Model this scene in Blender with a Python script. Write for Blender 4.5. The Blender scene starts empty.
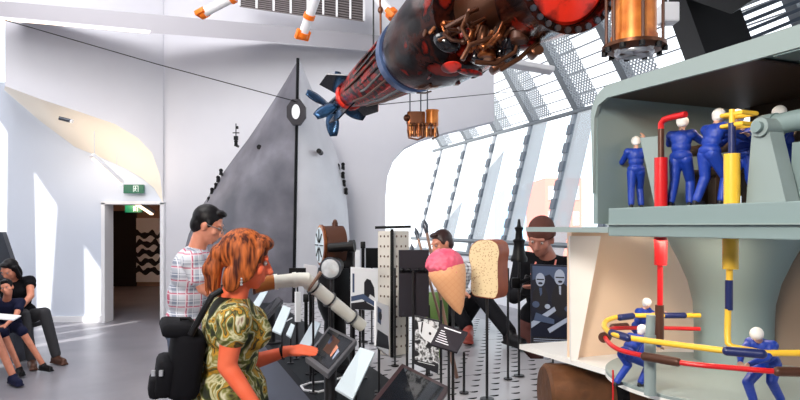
import bpy, bmesh, math, random
from mathutils import Vector, Matrix, Euler
V = Vector
random.seed(7)
S = bpy.context.scene
COL = S.collection
# ---------------------------------------------------------------- camera, world, sun, exposure
FPX = 600.0; HZ = 226.0; CH = 1.6
cd = bpy.data.cameras.new('camera'); cam = bpy.data.objects.new('camera', cd); COL.objects.link(cam)
cam.location = (0, 0, CH); cam.rotation_euler = (math.radians(90), 0, 0)
cd.sensor_width = 36; cd.lens = 36*FPX/800; cd.shift_y = (HZ-200)/800; cd.clip_start = .05; cd.clip_end = 400
S.camera = cam
w = bpy.data.worlds.new('sky'); S.world = w; w.use_nodes = True
bg = w.node_tree.nodes['Background']; bg.inputs[0].default_value = (.90, .95, 1, 1); bg.inputs[1].default_value = 2.2
sd = bpy.data.lights.new('sun', 'SUN'); sd.energy = 7; sd.angle = .009; sd.color = (1, .95, .88)
sun = bpy.data.objects.new('sun', sd); COL.objects.link(sun)
sun.rotation_euler = V((.42, .70, -.62)).to_track_quat('-Z', 'Y').to_euler()
def area(name, loc, tgt, size, e, col=(1, 1, 1)):
    a = bpy.data.lights.new(name, 'AREA'); a.shape = 'RECTANGLE'; a.size, a.size_y = size; a.energy = e; a.color = col
    o = bpy.data.objects.new(name, a); COL.objects.link(o); o.location = loc
    o.rotation_euler = (V(tgt)-V(loc)).to_track_quat('-Z', 'Y').to_euler(); return o
area('gallery_fill', (-2.5, 3.0, 5.6), (-1.5, 7.0, 1.5), (3, 3), 260, (1, .98, .96))  # unseen area light added to brighten the middle of the gallery
area('gallery_fill', (-3.5, 6.6, 5.8), (-3.5, 9.0, 1.5), (4, 1.5), 110, (1, .97, .98))  # second added fill, for the rear wall
area('gallery_fill', (-1.3, -.6, 3.0), (.6, 2.6, 1.3), (.8, .8), 150, (1, .93, .84))  # added front key light for the woman, exhibits and model
area('soffit_lamp', (-4.7, 9.1, 2.35), (-4.9, 9.9, 3.2), (1.2, .3), 9, (1, .80, .60))
area('model_lamp', (.98, 1.98, 1.555), (1.0, 2.1, 1.0), (.3, .2), 3.5, (1, .80, .62))
area('turret_lamp', (1.05, 1.85, 1.99), (1.0, 1.9, 1.0), (.3, .1), 1.0, (1, .70, .48))
vs = S.view_settings; vs.view_transform = 'Standard'; vs.look = 'None'; vs.gamma = 1; vs.exposure = 0.0
try: vs.use_curve_mapping = False
except Exception: pass

# ---------------------------------------------------------------- helpers
U = V((.37, -.93, 0)).normalized(); N = V((.93, .37, 0)).normalized(); UP = V((0, 0, 1))
def P(x, y, D): return V(((x-400)/FPX*D, D, CH+(HZ-y)/FPX*D))
def Pz(x, y, z):
    D = (CH-z)*FPX/(y-HZ); return V(((x-400)/FPX*D, D, z))
WM = {}
def wm(o): return WM.get(o.name, Matrix.Identity(4))
def frame(f, up=UP):
    f = V(f).normalized(); r = f.cross(V(up)).normalized(); u = r.cross(f)
    return Matrix((r, f, u)).transposed()      # columns: right, forward, up
def thing(name, label, cat, loc, rz=0, group=None):
    o = bpy.data.objects.new(name, None); COL.objects.link(o); o.empty_display_size = .05
    o.location = loc; o.rotation_euler = (0, 0, rz)
    WM[o.name] = Matrix.Translation(V(loc)) @ Matrix.Rotation(rz, 4, 'Z')
    return tag(o, label, cat, group)
def tag(o, label, cat, group=None):
    o['label'] = label; o['category'] = cat
    if group: o['group'] = group
    return o
def struct(o): o['kind'] = 'structure'; return o
class MB:
    def __init__(s): s.b = bmesh.new()
    def _new(s, bm2, M):
        bm2.transform(M); me = bpy.data.meshes.new('t'); bm2.to_mesh(me); bm2.free(); s.b.from_mesh(me); bpy.data.meshes.remove(me); return s
    def box(s, c, size, R=None, bev=0):
        q = bmesh.new(); bmesh.ops.create_cube(q, size=1, matrix=Matrix.Diagonal((*size, 1)))
        if bev: bmesh.ops.bevel(q, geom=list(q.edges), offset=bev, segments=2, affect='EDGES', profile=.5)
        M = Matrix.Translation(V(c))
        if R is not None: M = M @ (R.to_4x4() if not isinstance(R, (int, float)) else Matrix.Rotation(R, 4, 'Z'))
        return s._new(q, M)
    def ell(s, c, r, R=None, seg=20):
        q = bmesh.new(); bmesh.ops.create_uvsphere(q, u_segments=seg, v_segments=max(6, seg*2//3), radius=1, matrix=Matrix.Diagonal((*((r,)*3 if isinstance(r, (int, float)) else r), 1)))
        return s._new(q, Matrix.Translation(V(c)) @ (R.to_4x4() if R is not None else Matrix.Identity(4)))
    def cyl(s, a, b, r0, r1=None, seg=20):
        a, b = V(a), V(b); r1 = r0 if r1 is None else r1; d = b-a
        q = bmesh.new(); bmesh.ops.create_cone(q, cap_ends=True, cap_tris=False, segments=seg, radius1=r0, radius2=r1, depth=d.length)
        return s._new(q, Matrix.Translation((a+b)/2) @ d.to_track_quat('Z', 'Y').to_matrix().to_4x4())
    def cap(s, a, b, r0, r1=None, seg=16):
        r1 = r0 if r1 is None else r1
        s.cyl(a, b, r0, r1, seg); s.ell(a, r0, None, seg); s.ell(b, r1, None, seg); return s
    def tube(s, pts, r, seg=10, closed=False):
        pts = [V(p) for p in pts]; n = len(pts); rs = r if isinstance(r, (list, tuple)) else [r]*n
        rings = []; prev = None
        for i, p in enumerate(pts):
            if closed: t = pts[(i+1) % n]-pts[i-1]
            else: t = pts[min(i+1, n-1)]-pts[max(i-1, 0)]
            t.normalize()
            if prev is None: x = t.orthogonal().normalized()
            else: x = (prev-t*prev.dot(t)).normalized()
            prev = x; y = t.cross(x)
            rings.append([s.b.verts.new(p+(x*math.cos(a)+y*math.sin(a))*rs[i]) for a in [2*math.pi*k/seg for k in range(seg)]])
        for i in range(n if closed else n-1):
            A, B = rings[i], rings[(i+1) % n]
            for k in range(seg): s.b.faces.new((A[k], A[(k+1) % seg], B[(k+1) % seg], B[k]))
        if not closed: s.b.faces.new(rings[0][::-1]); s.b.faces.new(rings[-1])
        return s
    def prism(s, poly, ext, holes=None):
        ext = V(ext); a = [s.b.verts.new(V(p)) for p in poly]; b = [s.b.verts.new(V(p)+ext) for p in poly]; n = len(poly)
        s.b.faces.new(a); s.b.faces.new(b[::-1])
        for i in range(n): s.b.faces.new((a[i], b[i], b[(i+1) % n], a[(i+1) % n]))
        return s
    def strip(s, A, B):
        a = [s.b.verts.new(V(p)) for p in A]; b = [s.b.verts.new(V(p)) for p in B]
        for i in range(len(a)-1): s.b.faces.new((a[i], a[i+1], b[i+1], b[i]))
        return s
    def grid(s, rows):
        R = [[s.b.verts.new(V(p)) for p in row] for row in rows]
        for i in range(len(R)-1):
            for j in range(len(R[0])-1): s.b.faces.new((R[i][j], R[i][j+1], R[i+1][j+1], R[i+1][j]))
        return s
    def lathe(s, prof, a, b, seg=32):
        """prof: list (t, r), t metres along axis a->b"""
        a = V(a); d = (V(b)-a).normalized(); x = d.orthogonal().normalized(); y = d.cross(x); rings = []
        for t, r in prof:
            rings.append([s.b.verts.new(a+d*t+(x*math.cos(q)+y*math.sin(q))*max(r, .0004)) for q in [2*math.pi*k/seg for k in range(seg)]])
        for A, B in zip(rings, rings[1:]):
            for k in range(seg): s.b.faces.new((A[k], A[(k+1) % seg], B[(k+1) % seg], B[k]))
        s.b.faces.new(rings[0][::-1]); s.b.faces.new(rings[-1]); return s
    def remesh(s, vox, smooth=4):
        me = bpy.data.meshes.new('t'); s.b.to_mesh(me); o = bpy.data.objects.new('t', me); COL.objects.link(o)
        m = o.modifiers.new('r', 'REMESH'); m.mode = 'VOXEL'; m.voxel_size = vox; m.use_smooth_shade = True
        if smooth: k = o.modifiers.new('s', 'SMOOTH'); k.iterations = smooth; k.factor = .5
        dg = bpy.context.evaluated_depsgraph_get(); dg.update()
        m2 = bpy.data.meshes.new_from_object(o.evaluated_get(dg)); bpy.data.objects.remove(o); bpy.data.meshes.remove(me)
        s.b.free(); s.b = bmesh.new(); s.b.from_mesh(m2); bpy.data.meshes.remove(m2); return s
    def build(s, name, mat, parent=None, smooth=True, origin=None, bev=0, local=False, angle=35):
        me = bpy.data.meshes.new(name)
        if not local and parent is not None: s.b.transform(wm(parent).inverted())
        bmesh.ops.recalc_face_normals(s.b, faces=list(s.b.faces))
        if bev:
            es = [e for e in s.b.edges if len(e.link_faces) == 2 and e.calc_face_angle(0) > .6]
            bmesh.ops.bevel(s.b, geom=es, offset=bev, segments=2, affect='EDGES', profile=.5)
        o = bpy.data.objects.new(name, me)
        if parent is None:
            if origin is None:
                vv = s.b.verts; xs = [v.co.x for v in vv]; ys = [v.co.y for v in vv]; zs = [v.co.z for v in vv]
                origin = V(((min(xs)+max(xs))/2, (min(ys)+max(ys))/2, min(zs)))
            s.b.transform(Matrix.Translation(-V(origin))); o.location = origin; WM_loc = Matrix.Translation(V(origin))
        s.b.to_mesh(me); s.b.free()
        COL.objects.link(o)
        if parent is not None: o.parent = parent; WM[o.name] = wm(parent)
        else: WM[o.name] = WM_loc
        me.materials.append(mat)
        if smooth:
            try: me.shade_smooth()
            except Exception:
                for p in me.polygons: p.use_smooth = True
            try: me.set_sharp_from_angle(angle=math.radians(angle))
            except Exception: pass
        return o
# ---------------------------------------------------------------- materials
def mat(name, col, rough=.5, metal=0, bump=0, bscale=30, var=None, vscale=4, emit=0, spec=.5, trans=0, fn=None, coat=0):
    m = bpy.data.materials.new(name); m.use_nodes = True; nt = m.node_tree; b = nt.nodes['Principled BSDF']
    b.inputs['Base Color'].default_value = (*col, 1); b.inputs['Roughness'].default_value = rough; b.inputs['Metallic'].default_value = metal
    b.inputs['Specular IOR Level'].default_value = spec
    if coat: b.inputs['Coat Weight'].default_value = coat; b.inputs['Coat Roughness'].default_value = .08
    if trans: b.inputs['Transmission Weight'].default_value = trans
    if emit: b.inputs['Emission Color'].default_value = (*col, 1); b.inputs['Emission Strength'].default_value = emit
    tc = nt.nodes.new('ShaderNodeTexCoord')
    if var:
        n = nt.nodes.new('ShaderNodeTexNoise'); n.inputs['Scale'].default_value = vscale; n.inputs['Detail'].default_value = 5
        nt.links.new(tc.outputs['Object'], n.inputs['Vector'])
        r = nt.nodes.new('ShaderNodeValToRGB'); cs = [col]+list(var); e = r.color_ramp.elements
        for i, c in enumerate(cs):
            p = .36+.30*i/(len(cs)-1)
            q = e[0] if i == 0 else e.new(p)
            q.position = p; q.color = (*c, 1)
        e.remove(e[-1]) if e[-1].position > .99 else None
        nt.links.new(n.outputs[0], r.inputs[0]); nt.links.new(r.outputs[0], b.inputs['Base Color'])
    if bump:
        n2 = nt.nodes.new('ShaderNodeTexNoise'); n2.inputs['Scale'].default_value = bscale; n2.inputs['Detail'].default_value = 4
        nt.links.new(tc.outputs['Object'], n2.inputs['Vector'])
        bu = nt.nodes.new('ShaderNodeBump'); bu.inputs['Strength'].default_value = bump; bu.inputs['Distance'].default_value = .01
        nt.links.new(n2.outputs[0], bu.inputs['Height']); nt.links.new(bu.outputs[0], b.inputs['Normal'])
    if fn: fn(nt, b, tc)
    return m
class G:   # tiny node-math helper
    def __init__(s, nt): s.nt = nt
    def m(s, op, a, b=0, c=0):
        n = s.nt.nodes.new('ShaderNodeMath'); n.operation = op
        for i, v in enumerate((a, b, c)):
            if isinstance(v, (int, float)): n.inputs[i].default_value = v
            else: s.nt.links.new(v, n.inputs[i])
        return n.outputs[0]
    def mix(s, f, A, B):
        n = s.nt.nodes.new('ShaderNodeMix'); n.data_type = 'RGBA'
        for i, v in ((0, f), (6, A), (7, B)):
            if isinstance(v, (int, float)): n.inputs[i].default_value = v
            elif isinstance(v, tuple): n.inputs[i].default_value = (*v, 1)
            else: s.nt.links.new(v, n.inputs[i])
        return n.outputs[2]
def sepxyz(nt, src):
    n = nt.nodes.new('ShaderNodeSeparateXYZ'); nt.links.new(src, n.inputs[0]); return n.outputs
def slots(nt, b, tc):        # staggered crescent slots punched in the deck, aligned with the table
    g = G(nt); geo = tc.outputs['Object']; x, y, z = sepxyz(nt, geo)
    a = g.m('ADD', g.m('MULTIPLY', x, U.x), g.m('MULTIPLY', y, U.y)); c = g.m('ADD', g.m('MULTIPLY', x, N.x), g.m('MULTIPLY', y, N.y))
    rows = g.m('DIVIDE', a, .10); ri = g.m('FLOOR', rows); fr = g.m('SUBTRACT', g.m('FRACT', rows), .5)
    st = g.m('MULTIPLY', g.m('MODULO', g.m('ABSOLUTE', ri), 2), .5)
    cols = g.m('ADD', g.m('DIVIDE', c, .125), st); fc = g.m('SUBTRACT', g.m('FRACT', cols), .5)
    px = g.m('MULTIPLY', fc, .125); py = g.m('MULTIPLY', fr, .10)
    d1 = g.m('SQRT', g.m('ADD', g.m('POWER', px, 2), g.m('POWER', py, 2)))
    py2 = g.m('ADD', py, -.015)
    d2 = g.m('SQRT', g.m('ADD', g.m('POWER', px, 2), g.m('POWER', py2, 2)))
    k = g.m('MULTIPLY', g.m('LESS_THAN', d1, .027), g.m('GREATER_THAN', py, .004))
    seam = g.m('LESS_THAN', g.m('ABSOLUTE', g.m('SUBTRACT', g.m('FRACT', g.m('DIVIDE', a, .9)), .5)), .003)
    k = g.m('MAXIMUM', k, seam)
    nt.links.new(g.mix(k, (.42, .41, .43), (.002, .002, .002)), b.inputs['Base Color'])
    nt.links.new(g.m('SUBTRACT', .5, g.m('MULTIPLY', k, .5)), b.inputs['Specular IOR Level'])
def plaid(nt, b, tc):
    g = G(nt); x, y, z = sepxyz(nt, tc.outputs['Object'])
    def band(v, per, off, wdt): return g.m('LESS_THAN', g.m('FRACT', g.m('ADD', g.m('DIVIDE', v, per), off)), wdt)
    h = g.m('ADD', g.m('MULTIPLY', x, .8), g.m('MULTIPLY', y, .5))
    c = g.mix(g.m('MULTIPLY', g.m('ADD', band(z, .085, 0, .35), band(h, .085, .1, .35)), .45), (.62, .63, .68), (.17, .20, .28))
    c = g.mix(g.m('MULTIPLY', g.m('MAXIMUM', band(z, .085, .3, .14), band(h, .085, .35, .14)), .85), c, (.50, .03, .10))
    c = g.mix(g.m('MULTIPLY', g.m('MAXIMUM', band(z, .0425, .6, .12), band(h, .0425, .7, .12)), .7), c, (.85, .85, .88))
    nt.links.new(c, b.inputs['Base Color'])
def check(nt, b, tc):
    g = G(nt); x, y, z = sepxyz(nt, tc.outputs['Object'])
    def band(v, per): return g.m('LESS_THAN', g.m('FRACT', g.m('DIVIDE', v, per)), .35)
    c = g.mix(g.m('MULTIPLY', g.m('ADD', band(z, .03), band(g.m('ADD', x, y), .03)), .5), (.70, .70, .72), (.08, .08, .10))
    nt.links.new(c, b.inputs['Base Color'])
def camo(nt, b, tc):
    n = nt.nodes.new('ShaderNodeTexNoise'); n.inputs['Scale'].default_value = 9; n.inputs['Detail'].default_value = 3.5; n.inputs['Distortion'].default_value = .9
    nt.links.new(tc.outputs['Object'], n.inputs['Vector'])
    r = nt.nodes.new('ShaderNodeValToRGB'); r.color_ramp.interpolation = 'LINEAR'; e = r.color_ramp.elements
    cs = [(.30, (.008, .010, .006)), (.40, (.02, .025, .008)), (.445, (.13, .14, .02)), (.48, (.62, .58, .36)), (.505, (.20, .18, .03)), (.545, (.50, .25, .015)), (.575, (.03, .022, .008)), (.62, (.20, .20, .04)), (.67, (.70, .66, .48)), (.75, (.16, .035, .01))]
    for i, (p, c) in enumerate(cs):
        q = e[0] if i == 0 else e.new(p); q.position = p; q.color = (*c, 1)
    e.remove(e[-1]) if e[-1].position > .99 else None
    nt.links.new(n.outputs[0], r.inputs[0]); nt.links.new(r.outputs[0], b.inputs['Base Color'])
def strands(c1, c2, sx=70):
    def f(nt, b, tc):
        mp = nt.nodes.new('ShaderNodeMapping'); mp.inputs['Scale'].default_value = (sx, sx, 8); nt.links.new(tc.outputs['Object'], mp.inputs[0])
        n = nt.nodes.new('ShaderNodeTexNoise'); n.inputs['Scale'].default_value = 1; nt.links.new(mp.outputs[0], n.inputs['Vector'])
        g = G(nt); f = g.m('MULTIPLY', g.m('SUBTRACT', n.outputs[0], .35), 3.2); cl = nt.nodes.new('ShaderNodeClamp'); nt.links.new(f, cl.inputs[0])
        nt.links.new(g.mix(cl.outputs[0], c1, c2), b.inputs['Base Color'])
        bu = nt.nodes.new('ShaderNodeBump'); bu.inputs['Strength'].default_value = .3; bu.inputs['Distance'].default_value = .01
        nt.links.new(n.outputs[0], bu.inputs['Height']); nt.links.new(bu.outputs[0], b.inputs['Normal'])
    return f
def waffle(nt, b, tc):
    g = G(nt); x, y, z = sepxyz(nt, tc.outputs['Object'])
    k = g.m('MAXIMUM', g.m('LESS_THAN', g.m('FRACT', g.m('DIVIDE', g.m('ADD', z, x), .03)), .14), g.m('LESS_THAN', g.m('FRACT', g.m('DIVIDE', g.m('SUBTRACT', z, x), .03)), .14))
    nt.links.new(g.mix(k, (.86, .44, .22), (.83, .39, .19)), b.inputs['Base Color'])
def crumbs(nt, b, tc):
    v = nt.nodes.new('ShaderNodeTexVoronoi'); v.inputs['Scale'].default_value = 95; nt.links.new(tc.outputs['Object'], v.inputs['Vector'])
    g = G(nt); nt.links.new(g.mix(g.m('LESS_THAN', v.outputs[0], .30), (.80, .64, .38), (.55, .36, .20)), b.inputs['Base Color'])
def dots(nt, b, tc): pass
M = {}
def mk(k, *a, **kw): M[k] = mat(k, *a, **kw); return M[k]
mk('wall_white', (.72, .72, .77), .85, var=[(.80, .80, .84)], vscale=.5)
mk('wall_blue', (.66, .71, .80), .85)
mk('cream', (.86, .80, .70), .8)
mk('floor', (.22, .215, .245), .33, var=[(.30, .29, .32)], vscale=1.2, spec=.4)
mk('hall_wall', (.42, .27, .20), .8); mk('dark_door', (.012, .010, .012), .6); mk('hall_floor', (.12, .09, .09), .4)
mk('beam_grey', (.36, .35, .38), .6); mk('white', (.88, .88, .90), .5); mk('white_gloss', (.86, .86, .86), .25)
mk('vent_dark', (.05, .04, .04), .7); mk('vent_slat', (.22, .19, .19), .6); mk('orange', (1, .20, .005), .45)
mk('black', (.004, .004, .005), .45, spec=.2); mk('black_gloss', (.006, .006, .009), .15, spec=.7); mk('rod', (.012, .012, .014), .35)
mk('deck', (.30, .29, .31), .3, 0, fn=slots); mk('ledge', (.008, .011, .014), .5, spec=.15); mk('table_side', (.05, .07, .11), .35)
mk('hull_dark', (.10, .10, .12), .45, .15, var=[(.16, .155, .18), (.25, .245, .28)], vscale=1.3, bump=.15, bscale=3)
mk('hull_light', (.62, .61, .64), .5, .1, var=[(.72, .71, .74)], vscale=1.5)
mk('steel', (.10, .11, .13), .35, .8); mk('alu', (.62, .64, .68), .35, .7); mk('mullion', (.16, .18, .20), .45, .4)
mk('bar_grey', (.26, .28, .31), .5, .2); mk('mesh_metal', (.55, .58, .60), .5, .3); mk('slat_white', (.82, .84, .86), .5); mk('slat_dark', (.05, .07, .10), .5)
mk('torp_black', (.003, .002, .003), .22, 0, var=[(.005, .002, .002), (.035, .006, .003), (.004, .002, .002), (.20, .010, .004)], vscale=5, spec=.12, bump=.5, bscale=6)  # red mottling puts the shell's red reflections into its colour
mk('torp_red', (.004, .001, .001), .3, 0, var=[(.03, .002, .002), (.50, .012, .006), (.02, .002, .002)], vscale=14, spec=.3)
mk('red_hot', (.95, .03, .01), .35, var=[(.85, .03, .012), (.12, .005, .003)], vscale=9)
mk('blue_steel', (.10, .16, .32), .28, .7); mk('blade', (.03, .10, .22), .2, .7, var=[(.02, .03, .05)], vscale=6)
mk('copper', (.50, .17, .05), .3, .85, var=[(.28, .08, .03), (.65, .28, .10)], vscale=14); mk('copper_dark', (.13, .05, .025), .35, .8)
mk('copper_can', (.62, .16, .02), .35, .3, var=[(.80, .26, .04), (.40, .09, .02)], vscale=7)
mk('brown', (.09, .035, .02), .4, .3); mk('pipe_white', (.72, .70, .62), .45, var=[(.80, .79, .72)], vscale=8); mk('pipe_copper', (.40, .13, .03), .35, .5)
mk('glass_lamp', (.62, .66, .68), .12, .35, var=[(.85, .88, .90)], vscale=25); mk('panel_blue', (.60, .70, .76), .5); mk('screen', (.01, .012, .016), .1, spec=.8)
mk('frame_grey', (.09, .09, .10), .4); mk('frame_brown', (.045, .022, .024), .35); mk('dark_panel', (.022, .019, .026), .5, spec=.3); mk('photo_white', (.80, .82, .85), .5); mk('photo_black', (.01, .01, .015), .5)
mk('photo_navy', (.006, .009, .025), .4); mk('photo_mid', (.06, .09, .17), .4); mk('photo_light', (.36, .42, .55), .4); mk('photo_print', (.01, .01, .012), .4, var=[(.02, .02, .025), (.8, .82, .85), (.03, .03, .03), (.8, .8, .82)], vscale=22)
mk('cabinet_cream', (.66, .62, .56), .6); mk('dot', (.10, .05, .03), .6)
mk('pink', (.78, .08, .16), .55, bump=.8, bscale=45, var=[(.85, .16, .24)], vscale=20); mk('cone', (.8, .42, .17), .5, fn=waffle)
mk('bread', (.85, .7, .5), .7, fn=crumbs); mk('crust', (.26, .045, .008), .5, var=[(.36, .08, .015)], vscale=10)
mk('rust', (.085, .035, .014), .5, .3, var=[(.14, .055, .02), (.05, .02, .01)], vscale=6, bump=.3); mk('bronze_rod', (.30, .18, .13), .35, .5)
mk('model_grey', (.20, .27, .27), .45); mk('model_grey_light', (.25, .31, .305), .45); mk('model_in', (.20, .22, .22), .5); mk('model_brown', (.05, .028, .018), .55)
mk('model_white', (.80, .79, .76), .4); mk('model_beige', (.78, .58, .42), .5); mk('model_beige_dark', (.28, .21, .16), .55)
mk('pipe_red', (.62, .012, .015), .3); mk('pipe_yellow', (.85, .52, .04), .35); mk('pipe_blue', (.010, .018, .10), .35)
mk('toy_blue', (.006, .04, .34), .5, bump=.3, bscale=60); mk('toy_white', (.82, .80, .76), .5); mk('toy_skin', (.62, .36, .26), .5); mk('eye_white', (.42, .36, .34), .4); mk('toy_black', (.01, .01, .015), .4)
mk('skin', (.60, .22, .13), .5, var=[(.74, .30, .19)], vscale=12); mk('skin_red', (.76, .115, .045), .55, spec=.3, var=[(.80, .16, .075)], vscale=9); mk('skin_shaded', (.42, .17, .12), .5)  # last skin is darkened: shade on the capped man put into colour
mk('hair_auburn', (.3, .08, .02), .6, spec=.25, fn=strands((.05, .008, .003), (.50, .12, .025))); mk('hair_black', (.005, .004, .005), .45, spec=.25); mk('hair_brown', (.035, .012, .010), .4)
mk('camo', (.3, .3, .1), .8, fn=camo); mk('plaid', (.5, .5, .5), .8, fn=plaid); mk('check', (.5, .5, .5), .8, fn=check)
mk('jeans', (.07, .09, .14), .8, bump=.3); mk('cloth_black', (.004, .004, .006), .8, spec=.15, bump=.3, bscale=25); mk('cloth_navy', (.008, .010, .035), .8, spec=.2); mk('cloth_maroon', (.10, .03, .025), .8)
mk('cloth_grey', (.03, .03, .035), .8); mk('cap_brown', (.10, .03, .02), .8); mk('shoe_red', (.35, .05, .03), .5); mk('lens', (.3, .3, .3), .1, .5)
mk('green_sign', (.0, .09, .05), .4, emit=.4); mk('sign_white', (.8, .9, .85), .4, emit=.4); mk('lamp_tube', (1, .74, .58), .4, emit=3); mk('lamp_warm', (1, .72, .50), .4, emit=3)
mk('red_brick', (.75, .25, .20), .8); mk('far_blue', (.35, .55, .80), .8); mk('paving', (.7, .7, .7), .9)
mk('glass', (.85, .92, .95), .02, trans=1, spec=.5)
M['glass'].node_tree.nodes['Principled BSDF'].inputs['IOR'].default_value = 1.02
# thin perforated sheet: alpha holes
def perf(nt, b, tc, P_=.075, F_=.42):
    g = G(nt); x, y, z = sepxyz(nt, tc.outputs['Object'])
    a = g.m('ADD', g.m('MULTIPLY', x, U.x), g.m('MULTIPLY', y, U.y))
    h1 = g.m('LESS_THAN', g.m('FRACT', g.m('DIVIDE', g.m('ADD', z, a), P_)), F_)
    h2 = g.m('LESS_THAN', g.m('FRACT', g.m('DIVIDE', g.m('SUBTRACT', z, a), P_)), F_)
    nt.links.new(g.m('MAXIMUM', h1, h2), b.inputs['Alpha'])
mk('perforated', (.42, .46, .50), .5, .3, fn=perf); mk('perforated_fine', (.62, .66, .69), .5, .1, fn=lambda a, b_, c: perf(a, b_, c, .035, .40))

# ---------------------------------------------------------------- ROOM
b = MB(); b.box((.5, 6, -.05), (25, 24, .1)); struct(b.build('floor', M['floor'], smooth=False))
# left back wall (with doorway), plane y = 10
def wy(x, D=10): return (x-400)/FPX*D
dx0, dx1, dz = wy(107), wy(163), P(0, 203, 10).z
b = MB()
b.box(((-9+dx0)/2, 10.1, 2), (dx0+9, .2, 4)); b.box(((dx0+dx1)/2, 10.1, (dz+4)/2), (dx1-dx0, .2, 4-dz))
struct(b.build('wall_back', M['wall_blue'], smooth=False))
b = MB(); b.box((-6.9, 9.985, .05), (4.0, .03, .1)); struct(b.build('baseboard_back', M['white'], smooth=False))
# upper wall that leans out to the left with the curved cut
FD = lambda x: 13.02/(1-.78*(x-400)/FPX)
front = [P(x, y, FD(x)) for x, y in ((5, 86), (40, 99), (80, 112), (115, 124), (138, 138), (152, 153), (160, 175), (163, 203))]
back = [P(4, 90, 9.98), P(40, 121, 9.98), P(75, 147, 9.98), P(100, 157, 9.98), P(125, 168, 9.98), P(142, 178, 9.98), P(154, 188, 9.98), P(163, 203, 9.99)]
b = MB(); b.strip(front, back); struct(b.build('trim_1', M['cream'], angle=60))
b = MB(); top = [V((p.x, p.y, 6.2)) for p in front]; b.strip(front, top); b.strip([V((p.x, p.y+.03, p.z)) for p in front], [V((p.x, p.y+.03, 6.2)) for p in front])
struct(b.build('wall_upper', M['wall_white'], smooth=False))
# right hand part of the back wall, arched cut at its right end
arch = [(386, 326), (385, 228), (385, 200), (387, 176), (393, 160), (404, 148), (420, 140), (440, 134), (465, 128), (494, 121)]
D2 = 10.0; b = MB()
poly = [V((wy(163), D2, 0))]+[V((wy(386), D2, 0))]+[P(x, y, D2) for x, y in arch[1:]]+[V((wy(494), D2, 6.2)), V((wy(163), D2, 6.2))]
b.prism(poly, (0, .25, 0)); struct(b.build('wall_rear', M['wall_white'], smooth=False))
b = MB(); b.box((-2.7, 9.985, .05), (2.2, .02, .1)); struct(b.build('baseboard_rear', M['white'], smooth=False))
# hallway through the doorway
b = MB()
b.box((-8.6, 13.1, 1.4), (.1, 5.8, 2.8)); b.box((dx1+.10, 13.1, 1.4), (.1, 5.8, 2.8)); b.box((-6.2, 16.05, 1.4), (5, .1, 2.8)); b.box((-6.2, 13.12, 2.75), (5, 5.76, .1))
struct(b.build('wall_hallway', M['hall_wall'], smooth=False))
b = MB(); b.box((P(125, 226, 15.95).x, 15.95, 1.0), (.62, .06, 2.0), bev=.01); struct(b.build('door_1', M['dark_door'], smooth=False))
b = MB(); b.box((dx0-.02, 10.05, dz/2), (.06, .3, dz)); b.box((dx1+.02, 10.05, dz/2), (.06, .3, dz)); b.box(((dx0+dx1)/2, 10.05, dz), (dx1-dx0+.1, .3, .05))
struct(b.build('trim_2', M['white'], smooth=False))
area('hall_lamp', (-5.6, 12.5, 2.6), (-6.6, 15.5, 1.3), (.3, 1.4), 30, (1, .62, .42))
# wall panel with plain wavy bands, in the hall
t = thing('wall_mural', 'white framed picture of black wavy bands on the far hallway wall', 'picture', P(149, 280, 15.9))
c = P(149, 250, 15.95); b = MB(); b.box(c, (.74, .05, 1.7)); b.build('frame', M['white'], t, smooth=False)
b = MB()
for k in range(5):
    z0 = c.z-.62+.24*k; pts = [V((c.x-.33+.66*i/14, c.y-.03, z0+.05*math.sin(i*.9+k*1.7))) for i in range(15)]
    th = [.09+.045*math.sin(i*1.3+k*2) for i in range(15)]
    b.strip(pts, [V((p.x, p.y, p.z+q+.05)) for p, q in zip(pts, th)])
b.build('wavy_bands', M['photo_black'], t, smooth=False)
# ceiling and bulkhead
b = MB(); b.prism([V((-8.4, 10.3, 6.2)), V((-8.4, -5, 6.2)), V((10.0, -5, 6.2)), V((7.2, -2.0, 6.2)), V((2.10, 10.3, 6.2))], (0, 0, .15)); struct(b.build('ceiling', M['wall_white'], smooth=False))
b = MB(); a0, a1 = P(-8, 5, 8.0), P(330, 42, 9.6); hd = (a1-a0); hd.z = 0; hd.normalize()
b.prism([P(-10, 40, 7.2), P(-10, 19, 7.2), P(-10, -30, 7.2), P(-10, -30, 9.3)], P(560, 22, 10.0)-P(-10, 22, 7.2)) if False else None
b.strip([P(-10, 19, 8.0), P(150, 33, 8.6), P(260, 41, 9.1), P(385, 52, 9.7)], [P(-10, 0, 8.0), P(150, 14, 8.6), P(260, 24, 9.1), P(385, 36, 9.7)])
b.strip([P(-10, 19, 8.0), P(150, 33, 8.6), P(260, 41, 9.1), P(385, 52, 9.7)], [P(-10, 19, 8.0)+V((0, .8, .28)), P(150, 33, 8.6)+V((0, 1, .30)), P(260, 41, 9.1)+V((0, .85, .25)), P(385, 52, 9.7)+V((0, .28, .08))])
struct(b.build('trim_3', M['beam_grey'], smooth=False))
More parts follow.
